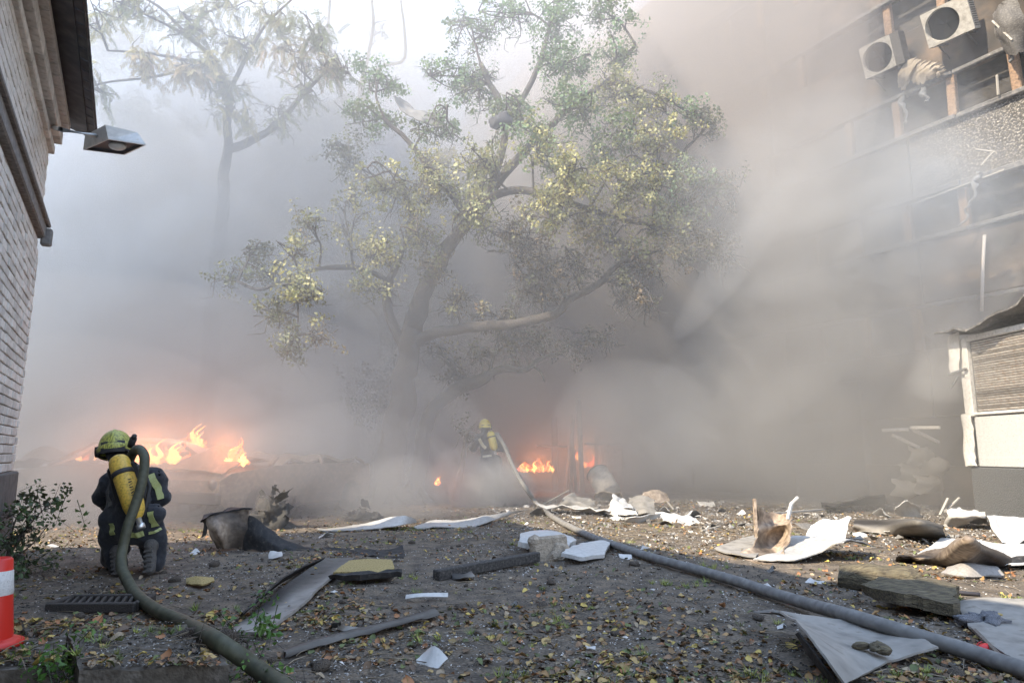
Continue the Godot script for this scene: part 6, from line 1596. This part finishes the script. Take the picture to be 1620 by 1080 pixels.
	# mound of dirt where the hose crosses the slab
	t = thing("dirt_mound", "mound of dirt and roots over the olive hose at the slab corner", "dirt", V(-1.96,0,-4.7))
	b = MB.new()
	b.blob(V(-1.81,0.15,-4.22), V(0.12, 0.05, 0.07), 0.9, noise, 220, 14)
	b.blob(V(-1.64,0.12,-4.1), V(0.06, 0.06, 0.05), 0.9, noise, 260, 12)
	part("soil", b, rough_mat("root soil", [[0.0, 0.025, 0.02, 0.015], [0.5, 0.07, 0.055, 0.042], [1.0, 0.15, 0.12, 0.09]], 0.1, 4.0, 0.95, 1.5), t)
	b = MB.new()
	for n in 26:
		var o: Vector3 = V(-1.69,0.18,-4.05) + V(rnd(-0.16, 0.16), rnd(-0.06, 0.05), rnd(-0.06, 0.1))
		b.tube(PackedVector3Array([o, o + rdir() * 0.04, o + rdir() * 0.09]), PackedFloat32Array([0.004, 0.003, 0.001]), 4)
	part("roots", b, wood, t)

# ---------------------------------------------------------------- litter on the ground
func scatter_xz(dmin: float, dmax: float, pw: float) -> Vector3:
	var d := dmin + (dmax - dmin) * pow(rng.randf(), pw)
	var x := rnd(-0.82, 0.82) * d
	return V(x, ground_y(x, -d), -d)

func mass(called: String, label: String, cat: String, mesh: Mesh, m: Material, xf: Array[Transform3D], cs: PackedColorArray) -> void:
	var mm := MultiMesh.new()
	mm.transform_format = MultiMesh.TRANSFORM_3D
	mm.use_colors = true
	mm.mesh = mesh
	mm.instance_count = xf.size()
	for i in xf.size():
		mm.set_instance_transform(i, xf[i])
		mm.set_instance_color(i, cs[i])
	var o := MultiMeshInstance3D.new()
	o.name = numbered(called)
	o.multimesh = mm
	o.material_override = m
	add_child(o, true)
	tag(o, label, cat, "", "stuff")

func ground_leaf(sd: int) -> ArrayMesh:
	var r := RandomNumberGenerator.new()
	r.seed = sd
	var b := MB.new()
	b.sm = true
	var n := 5
	var l := []
	var rr := []
	var mid := []
	for i in n + 1:
		var f := float(i) / n
		var w := sin(PI * pow(f, 0.8)) * r.randf_range(0.3, 0.42)
		var z := (f - 0.5)
		var y := 0.16 * sin(f * 3.0 + sd) + r.randf_range(-0.04, 0.04)
		mid.append(V(0, y, z)); l.append(V(-w, y + r.randf_range(0.02, 0.22), z)); rr.append(V(w, y + r.randf_range(0.0, 0.2), z))
	for i in n:
		b.q(mid[i], mid[i + 1], l[i + 1], l[i]); b.q(mid[i], rr[i], rr[i + 1], mid[i + 1])
	b.tube(PackedVector3Array([V(0, 0.02, -0.5), V(0.02, 0.05, -0.72)]), PackedFloat32Array([0.02]), 3, false)
	return b.mesh()

func build_litter() -> void:
	var lm := flat_mat("fallen leaf", Color.WHITE, 0.7, true)
	var hues := [Color(0.3, 0.18, 0.075), Color(0.18, 0.11, 0.06), Color(0.36, 0.25, 0.1), Color(0.42, 0.31, 0.08), Color(0.11, 0.075, 0.05), Color(0.3, 0.14, 0.06), Color(0.1, 0.12, 0.04), Color(0.27, 0.21, 0.14)]
	var shapes: Array[ArrayMesh] = []
	for i in 4: shapes.append(ground_leaf(i + 1))
	# the larger near leaves one by one
	var names := ["orange brown", "dark brown", "tan", "yellow", "blackish brown", "rusty", "green", "pale brown"]
	var spots := ["fallen leaf lying flat on the foreground asphalt", "fallen leaf on the dirty slab under the hose"]
	var placed := []
	for k in 130:
		var d := 3.75 + 2.4 * pow(rng.randf(), 1.4)
		var x := rnd(-0.8, 0.8) * d
		if k < 30:
			x = rnd(-2.75, -1.3); d = rnd(3.68, 4.6)
		var hue := rng.randi() % 8
		var o := MeshInstance3D.new()
		o.name = numbered("fallen_leaf")
		o.mesh = shapes[k % 4]
		var c: Color = hues[hue] * [1.0, 1.0, 1.0, 1.0, 1.0, 1.0, 1.0, 1.0][hue]
		o.material_override = flat_mat("fallen leaf " + names[hue], c.linear_to_srgb(), 0.7)
		var s := rnd(0.05, 0.095)
		o.transform = Transform3D(Basis.from_euler(V(rnd(-0.35, 0.35), rnd(0, TAU), rnd(-0.35, 0.35))) * Basis.from_scale(V(s, s, s)), V(x, ground_y(x, -d) + 0.012, -d))
		add_child(o, true)
		tag(o, "", "leaf", "fallen leaves in the foreground")
		placed.append([o, names[hue] + " fallen leaf"])
	var xf: Array[Transform3D] = []
	var cs := PackedColorArray()
	for kind in 3:
		xf = []; cs = PackedColorArray()
		for i in 12500:
			var p := scatter_xz(3.6, 17, 1.6)
			if i < 330:
				p = V(rnd(-3.4, -0.9), 0, -rnd(3.62, 5.2))
				p.y = ground_y(p.x, p.z)
			# drifts: denser in patches
			if noise.get_noise_2d(p.x * 30, p.z * 30) + 0.7 * noise.get_noise_2d(p.x * 9 + 50, p.z * 9) < rnd(-0.35, 0.35): continue
			if p.x < -1.3 and p.z > -9.0 or rng.randf() < 0.55:
				var s := rnd(0.025, 0.065)
				xf.append(Transform3D(Basis.from_euler(V(rnd(-0.5, 0.5), rnd(0, TAU), rnd(-0.5, 0.5))) * Basis.from_scale(V(s, s, s)), p + V(0, 0.008, 0)))
				cs.append((hues[rng.randi() % 8] as Color) * rnd(0.55, 1.15))
		mass("leaf_litter", ["brown and yellow leaf litter strewn over the asphalt", "torn leaf bits strewn among the litter", "curled dry leaf bits drifted over the yard"][kind], "leaf litter", shapes[kind], lm, xf, cs)
	# chips of glass, plaster and grit
	var b := MB.new()
	b.sm = false
	b.t(V(-0.5, 0, -0.4), V(0.1, 0.35, 0.0), V(0.5, 0.05, -0.3)); b.t(V(0.5, 0.05, -0.3), V(0.1, 0.35, 0), V(0.2, 0, 0.5)); b.t(V(0.2, 0, 0.5), V(0.1, 0.35, 0), V(-0.5, 0, -0.4))
	b.t(V(-0.5, 0, -0.4), V(0.5, 0.05, -0.3), V(0.2, 0, 0.5))
	var chip := b.mesh()
	xf = []; cs = PackedColorArray()
	for i in 52000:
		var p := scatter_xz(3.6, 19, 1.45)
		if p.x < -1.0 and rng.randf() < 0.4: continue
		if noise.get_noise_2d(p.x * 22 + 300, p.z * 22) + 0.6 * noise.get_noise_2d(p.x * 8, p.z * 8 + 40) < rnd(-0.5, 0.25): continue
		var s := rnd(0.006, 0.017) * (1.0 + (-p.z) * 0.05)
		if rng.randf() < 0.02: s *= 2.2
		xf.append(Transform3D(Basis.from_euler(V(rnd(-0.6, 0.6), rnd(0, TAU), rnd(-0.6, 0.6))) * Basis.from_scale(V(s, s * rnd(0.3, 1.0), s * rnd(0.5, 1.2))), p + V(0, 0.002, 0)))
		var g := rnd(0.12, 0.34) if rng.randf() < 0.75 else rnd(0.4, 0.65)
		cs.append(Color(g, g * 0.96, g * 0.9))
	for i in 11000:
		var p := V(rnd(-0.5, 10.5), 0.0, rnd(-17.5, -8.6))
		if p.x < 1.0 and p.z > -11.0: continue
		if noise.get_noise_2d(p.x * 25 + 90, p.z * 25) < rnd(-0.5, 0.25): continue
		var s := rnd(0.02, 0.06) * (1.0 if rng.randf() < 0.93 else 2.6)
		xf.append(Transform3D(Basis.from_euler(V(rnd(-0.8, 0.8), rnd(0, TAU), rnd(-0.8, 0.8))) * Basis.from_scale(V(s, s * rnd(0.3, 1.2), s * rnd(0.4, 1.4))), p + V(0, s * 0.1, 0)))
		var g := rnd(0.06, 0.24) if rng.randf() < 0.7 else rnd(0.25, 0.5)
		cs.append(Color(g, g * 0.95, g * 0.88))
	mass("glass_chips", "pale chips of glass and plaster sprinkled over the yard", "chips", chip, flat_mat("chip", Color.WHITE, 0.5, true), xf, cs)
	xf = []; cs = PackedColorArray()
	for i in 20000:
		var p := scatter_xz(3.6, 16, 1.4)
		if noise.get_noise_2d(p.x * 26 + 700, p.z * 26) < rnd(-0.7, 0.2): continue
		var s := rnd(0.012, 0.034)
		xf.append(Transform3D(Basis.from_euler(V(rnd(-0.6, 0.6), rnd(0, TAU), rnd(-0.6, 0.6))) * Basis.from_scale(V(s, s * rnd(0.6, 1.3), s)), p))
		var g := rnd(0.02, 0.09)
		cs.append(Color(g * 1.1, g * 0.95, g * 0.78))
	mass("soil_crumbs", "dark crumbs of soil and charcoal over the yard", "soil crumbs", chip, flat_mat("crumb", Color.WHITE, 0.95, true), xf, cs)
	# straw and twigs
	b = MB.new()
	b.tube(PackedVector3Array([V(0, 0, -0.5), V(0.06, 0.04, 0), V(-0.03, 0.0, 0.5)]), PackedFloat32Array([0.02, 0.018, 0.008]), 3, false)
	xf = []; cs = PackedColorArray()
	for i in 2600:
		var p := scatter_xz(3.6, 14, 1.5)
		if i < 500: p = V(rnd(0.9, 4.6), 0.01, rnd(-11.4, -9.6))
		var s := rnd(0.06, 0.26)
		xf.append(Transform3D(Basis.from_euler(V(rnd(-0.2, 0.2), rnd(0, TAU), 0)) * Basis.from_scale(V(s * 0.7, s * 0.7, s)), p + V(0, 0.012, 0)))
		var g := rnd(0.08, 0.3)
		cs.append(Color(g, g * 0.8, g * 0.55))
	mass("twigs_and_straw", "dry twigs and straw strewn on the asphalt", "twigs", b.mesh(), flat_mat("straw", Color.WHITE, 0.85, true), xf, cs)
	# tufts
	b = MB.new()
	b.sm = false
	for i in 14:
		var a := i * 2.4
		var o := V(cos(a), 0, sin(a)) * 0.25 * rng.randf()
		var d := V(cos(a), 1.1, sin(a)).normalized()
		var s := d.cross(V(0, 1, 0)).normalized() * 0.05
		b.t(o - s, o + d * rnd(0.4, 0.9), o + s)
	xf = []; cs = PackedColorArray()
	for i in 260:
		var p := scatter_xz(3.8, 13, 1.3)
		if noise.get_noise_2d(p.x * 40 + 100, p.z * 40) < 0.05: continue
		for n in 4:
			var s := rnd(0.04, 0.09)
			xf.append(Transform3D(Basis.from_euler(V(rnd(-0.3, 0.3), rnd(0, TAU), rnd(-0.3, 0.3))) * Basis.from_scale(V(s, s, s)), p + V(rnd(-0.2, 0.2), 0, rnd(-0.1, 0.1))))
			cs.append(Color(0.13, 0.19, 0.04).lerp(Color(0.3, 0.3, 0.06), rng.randf()) * rnd(0.6, 1.1))
	mass("grass_tufts", "small green and yellow tufts in the asphalt cracks", "grass", b.mesh(), flat_mat("tuft", Color.WHITE, 0.7, true), xf, cs)
	# clods and scraps one by one
	var soil := rough_mat("root soil", [], 0.1, 4.0)
	var clods: Array[ArrayMesh] = []
	for i in 4:
		b = MB.new()
		b.blob(V(i * 3.0, 0, 0), V(1, 0.6, 0.85), 0.9, noise, 12, 9)
		for j in b.v.size(): b.v[j] -= V(i * 3.0, 0, 0)
		clods.append(b.mesh())
	for i in 64:
		var p := scatter_xz(3.9, 10, 1.2)
		var o := MeshInstance3D.new()
		o.name = numbered("dirt_clod")
		o.mesh = clods[i % 4]
		o.material_override = soil
		var s := rnd(0.018, 0.052)
		o.transform = Transform3D(Basis(Vector3.UP, rnd(0, TAU)) * Basis.from_scale(V(s, s, s)), p + V(0, s * 0.3, 0))
		add_child(o, true)
		tag(o, "", "clod", "dirt clods on the asphalt")
		placed.append([o, "dark crumbly dirt clod"])
	var wm := rough_mat("white enamel sheet", [], 0.02, 1.2)
	var gm := rough_mat("dull rubble", [], 0.05, 1.6)
	for i in 90:
		var p := scatter_xz(4.0, 17, 0.9)
		if i < 34: p = V(rnd(2.8, 9.0), 0, rnd(-14.5, -9.0))
		elif i < 54: p = V(rnd(0.2, 4.5), 0, rnd(-16, -11))
		var s := rnd(0.03, 0.09) if i >= 54 else rnd(0.06, 0.2)
		b = MB.new()
		b.sheet([[V(-s, 0, -s * 0.6), V(0, s * rnd(0, 0.5), -s), V(s, 0, -s * 0.5)], [V(-s * 0.9, s * 0.2, s * 0.5), V(0.1 * s, s * rnd(0, 0.9), s * 0.4), V(s * 1.1, s * 0.1, s * 0.7)]], 0.006, 3, s * 0.7, noise)
		var o := part("plaster_scrap", b, wm if i % 3 else gm)
		o.transform = Transform3D(Basis(Vector3.UP, rnd(0, TAU)), p + V(0, 0.01, 0))
		tag(o, "", "scrap", "torn scraps strewn over the yard")
		placed.append([o, "pale torn scrap" if i % 3 else "grey broken scrap"])
	name_by_place(placed)

# each loose piece is told from its likes by the landmark it lies nearest to
func name_by_place(placed: Array) -> void:
	var marks := {"traffic cone": V(-3.19,0,-4.53), "drain grate": V(-3.22,0,-5.62), "concrete slab": V(-2.22,0,-4.42), "yellow foam board": V(-1.5,0,-7.19), "near end of the long grey panel": V(-1.85,0,-5.12), "left end of the long narrow profile": V(-1.35,0,-4.35), "right end of the long narrow profile": V(-0.59,0,-5.37), "white curved lath": V(-0.72,0,-6), "broken concrete chunk": V(0.42,0,-7.88), "left end of the charred beam": V(-0.69,0,-7.08), "big bent sheet": V(2.04,0,-4.42), "kneeling firefighter": V(-3.75,0,-7.01), "standing crumpled wreck": V(2.89,0,-8.01), "charred fold": V(4.93,0,-7.79), "mossy board": V(3.26,0,-5.85), "ash heap": V(3.38,0,-5.12), "kiosk": V(8.45,0,-12.85), "tipped barrel": V(2.4,0,-17.91), "pale folded sheet peak": V(2.15,0,-13.62), "buckled grey sheet": V(2.6,0,-13.89), "foil heap": V(7.74,0,-11.96), "white crumpled sheet on edge": V(6.89,0,-9.62), "small white peaked scrap": V(7.65,0,-13.48), "arched sheet": V(6.03,0,-10.83), "overturned metal frame": V(10.76,0,-19.17), "far right strip": V(-0.7,0,-11.96), "far left strip": V(-2.31,0,-11.18), "burnt curl": V(-3.49,0,-8.88), "bottom frame edge in the middle": V(0,0,-3.89), "long hose's middle": V(1.94,0,-7.27), "open ground left of the big bent sheet": V(1.07,0,-4.86), "open ground under the white curved lath": V(-0.21,0,-4.7)}
	var lots := {}
	for e in placed:
		var best := ""
		var least := 1e9
		for k in marks:
			var d: float = (marks[k] as Vector3).distance_to(e[0].position)
			if d < least:
				least = d
				best = k
		var key: String = e[1] + "|" + best
		if not lots.has(key): lots[key] = []
		lots[key].append([least, e[0]])
	var rank := ["closest", "second closest", "third closest", "fourth closest", "fifth closest", "sixth closest", "seventh closest", "eighth closest", "ninth closest", "tenth closest", "eleventh closest", "twelfth closest", "thirteenth closest", "fourteenth closest", "fifteenth closest", "sixteenth closest", "seventeenth closest", "eighteenth closest"]
	for key in lots:
		var l: Array = lots[key]
		l.sort_custom(func(a, b): return a[0] < b[0])
		for i in l.size():
			l[i][1].set_meta("label", "%s %s to the %s" % [key.get_slice("|", 0), rank[mini(i, 17)], key.get_slice("|", 1)])

# ---------------------------------------------------------------- flames
func flame(label: String, at: Vector3, w: float, h: float, tongues: int, energy: float) -> void:
	var t := thing("flame", label, "flame", at)
	var hot := StandardMaterial3D.new()
	hot.resource_name = "flame core"
	hot.albedo_color = Color(0.9, 0.4, 0.1)
	hot.emission_enabled = true; hot.emission = lin(1.0, 0.4, 0.1); hot.emission_energy_multiplier = 1.1
	var red := StandardMaterial3D.new()
	red.resource_name = "flame edge"
	red.albedo_color = Color(0.8, 0.25, 0.08)
	red.emission_enabled = true; red.emission = lin(1.0, 0.2, 0.06); red.emission_energy_multiplier = 0.6
	for k in tongues:
		var b := MB.new()
		var o := at + V(rnd(-0.5, 0.5) * w, 0, rnd(-0.15, 0.15))
		var hh := h * rnd(0.35, 1.0) * (1.0 - absf(o.x - at.x) / w * 0.8)
		var pts := []
		var rr := PackedFloat32Array()
		for i in 9:
			var f := i / 8.0
			pts.append(o + V(sin(f * 7 + k * 2.1) * 0.16 * hh + f * hh * 0.25, f * hh, cos(f * 4 + k * 2) * 0.08 * hh))
			rr.append(maxf(0.004, 0.13 * h * (1.15 - f) * (1.0 - pow(f, 3)) * rnd(0.45, 1.4)))
		b.tube(PackedVector3Array(pts), rr, 11, true, 0.5)
		part("flame_tongue", b, hot if k % 3 == 0 else red, t)
	var l := OmniLight3D.new()
	l.name = "flame_light"
	l.light_color = Color(1, 0.56, 0.27); l.light_energy = energy * 0.05; l.light_size = 0.25; l.omni_range = 12; l.omni_attenuation = 2.0; l.shadow_enabled = true
	l.position = V(0, h * 0.6, 0.45)
	t.add_child(l)

func build_flames() -> void:
	flame("orange flames under the pale car roof, right of the kneeling firefighter's head", V(-6.38,1.04,-12.5), 1.1, 0.45, 34, 6.0)
	flame("pink smoky flames left of the kneeling firefighter's helmet", V(-7.89,1.06,-13.1), 0.7, 0.22, 8, 2.0)
	flame("bright flame on top of the charred car wreck", V(-4.92,1.01,-12.3), 0.42, 0.5, 10, 5.0)
	flame("flame tongue rising behind the car, left of the bright wreck flame", V(-6.37,1.24,-13.8), 0.6, 0.6, 8, 4.0)
	flame("low strip of orange flame left of the burnt posts", V(0.75,0.65,-20.5), 1.2, 0.4, 20, 8.0)
	flame("orange fire glowing between the burnt posts", V(2.54,0.73,-22.5), 0.5, 0.6, 12, 7.0)
	flame("small flame between the black planks of the burnt posts", V(1.97,1,-22), 0.2, 0.5, 4, 2.0)
	flame("tiny red flame on the ground left of the standing firefighter", V(-1.65,0.48,-15.8), 0.2, 0.25, 4, 1.5)

# ---------------------------------------------------------------- smoke: banks of soft puffs
func bank(label: String, o: Vector3, r: Vector3, n: int, s0: float, s1: float, dens: float, c: Color, seed_: int, stretch := 1.0) -> void:
	var R := RandomNumberGenerator.new()
	R.seed = seed_
	var t := Node3D.new()
	t.name = numbered("smoke")
	t.position = o
	add_child(t, true)
	tag(t, label, "smoke", "", "stuff")
	for i in n:
		var d := Vector3(R.randfn(), R.randfn(), R.randfn()).normalized() * pow(R.randf(), 0.45)
		var f := FogVolume.new()
		f.name = "puff"
		f.shape = RenderingServer.FOG_VOLUME_SHAPE_ELLIPSOID
		var s := R.randf_range(s0, s1)
		f.size = Vector3(s * R.randf_range(0.85, 1.6), s * R.randf_range(0.7, 1.2), s * R.randf_range(0.7, 1.1))
		if stretch > 1.0:
			f.size = Vector3(s * stretch * R.randf_range(0.7, 1.2), s * R.randf_range(0.5, 0.9), s * 0.8)
		f.rotation = Vector3(R.randf_range(-0.5, 0.5), R.randf() * TAU, R.randf_range(-0.7, 0.7))
		if stretch > 1.0: f.rotation = Vector3(0, R.randf_range(-0.4, 0.4), R.randf_range(0.1, 0.9))
		f.position = d * r
		var m := FogMaterial.new()
		m.density = dens * R.randf_range(0.5, 1.6) / s
		m.albedo = c
		f.material = m
		t.add_child(f, true)

func build_smoke() -> void:
	var blue := Color(0.58, 0.68, 0.82).linear_to_srgb(); var sooty := Color(0.65, 0.66, 0.7).linear_to_srgb(); var grey := Color(0.85, 0.87, 0.92).linear_to_srgb(); var mauve := Color(0.95, 0.84, 0.8).linear_to_srgb(); var beige := Color(0.97, 0.86, 0.79).linear_to_srgb(); var white := Color(0.98, 0.97, 0.96).linear_to_srgb()
	veil("even smoke filling the whole yard behind the wreckage", V(-2, 1.5, -26), V(22, 9.5, 9.5), 0.0, 0.11, grey)
	veil("even beige smoke standing before the burnt facade", V(3.2, 6, -21), V(7.8, 7.5, 2.2), -1.06, 0.22, beige)
	veil("pale smoke wall rolling from the ground floor at the right", V(6.14,3.81,-15.2), V(4.2, 4.4, 1.8), -1.06, 0.15, white)
	veil("wide pale smoke before the right half of the facade", V(5.6, 3.6, -17.6), V(5.4, 3.8, 1.6), -1.06, 0.16, beige)
	veil("grey smoke lying low over the burning cars", V(-8.8, 0.8, -12.0), V(6.0, 3.4, 1.3), 0.05, 0.26, sooty)
	veil("even blue grey smoke over the left yard", V(-9.5, 4.5, -16), V(8, 7, 4), 0.2, 0.15, blue)
	veil("beige smoke hiding the far upper storeys of the facade", V(1.9, 11.5, -22.8), V(7.5, 7, 2.4), -1.06, 0.22, beige)
	veil("white smoke rolling up behind the long leaved tree", V(-7, 9, -18.6), V(8, 6.5, 1.8), 0.1, 0.16, white)
	veil("tan smoke climbing past the middle storeys of the facade", V(5.31,10.76,-17.2), V(4.0, 6.0, 1.5), -1.06, 0.3, beige)
	veil("warm haze between the big tree and the facade", V(0, 6, -19.5), V(9, 7, 1.8), 0.1, 0.12, beige)
	veil("brownish smoke behind the trees", V(1, 3, -22.5), V(9, 5, 2.4), 0.1, 0.12, mauve)
	veil("faint haze about the big tree's crown", V(-1, 8, -15), V(11, 8, 4.5), 0.0, 0.045, grey)
	veil("pale haze high behind the trees", V(-5, 13, -29), V(24, 13, 5), 0.0, 0.15, grey)
	bank("blue grey billows filling the yard at the left", V(-8.5, 4.2, -15), V(4.5, 4.6, 2.6), 6, 3.0, 6.5, 0.13, blue, 1)
	bank("grey billows lying over the burning cars", V(-6, 0.9, -12.0), V(4.6, 0.9, 0.6), 15, 1.6, 4.2, 0.15, sooty, 2)
	bank("beige billows rising along the burnt facade", V(5.4, 7.0, -17.2), V(4.6, 6.0, 1.4), 10, 2.6, 6.0, 0.11, beige, 5)
	bank("pale billows before the facade at the right", V(6.84,4.9,-13.8), V(2.6, 3.0, 0.9), 12, 1.6, 4.4, 0.09, white, 15)
	bank("pale billows rolling over the rubble at the right", V(5.6, 1.3, -14.6), V(4.2, 1.1, 1.0), 10, 1.8, 4.0, 0.09, white, 6)
	bank("small white puff of smoke beside the kiosk", V(7.68,2.37,-12.2), V(0.35, 0.6, 0.3), 6, 0.4, 1.1, 0.1, white, 7)
	bank("bluish billows drifting over the facade ledges", V(8.18,5.84,-12.6), V(1.6, 1.2, 0.7), 10, 1.2, 3.4, 0.085, blue, 8)
	bank("thin wisps drawn up to the right before the facade", V(6.68,4.87,-13.2), V(2.6, 2.6, 0.5), 14, 0.7, 1.5, 0.14, white, 31, 3.2)
	bank("thin wisps drawn up at the left beyond the lamp", V(-6.6,5.22,-13.5), V(2.6, 2.6, 0.6), 8, 0.8, 1.8, 0.12, blue, 32, 3.0)
	bank("low pale billows creeping over the ground", V(-3.0, 0.3, -13.4), V(3.2, 0.3, 1.2), 9, 1.0, 2.4, 0.11, white, 9)
	bank("pinkish steam from the burning wreck", V(-4.86,1,-11.1), V(1.4, 0.6, 0.3), 6, 0.8, 2.0, 0.1, white, 10)
	bank("white steam before the standing firefighter's legs", V(-0.85,0.45,-15.7), V(1.0, 0.2, 0.25), 12, 0.7, 1.6, 0.36, white, 12)

# a body of even smoke that thins out towards its edge: a few nested, shifted puffs
func veil(label: String, o: Vector3, r: Vector3, turn: float, dens: float, c: Color) -> void:
	var R := RandomNumberGenerator.new()
	R.seed = label.hash()
	var t := Node3D.new()
	t.name = numbered("smoke")
	t.position = o
	t.rotation.y = turn
	add_child(t, true)
	tag(t, label, "smoke", "", "stuff")
	var m := FogMaterial.new()
	m.density = dens * 0.43
	m.albedo = c
	for k in [1.25, 0.95, 0.62]:
		var f := FogVolume.new()
		f.name = "puff"
		f.shape = RenderingServer.FOG_VOLUME_SHAPE_ELLIPSOID
		f.size = r * 2 * Vector3(k * R.randf_range(0.9, 1.1), k * R.randf_range(0.85, 1.1), lerpf(1.0, k, 0.6))
		f.position = Vector3(R.randf_range(-0.22, 0.22) * r.x, R.randf_range(-0.15, 0.2) * r.y, 0)
		f.rotation.z = R.randf_range(-0.25, 0.25)
		f.material = m
		t.add_child(f, true)
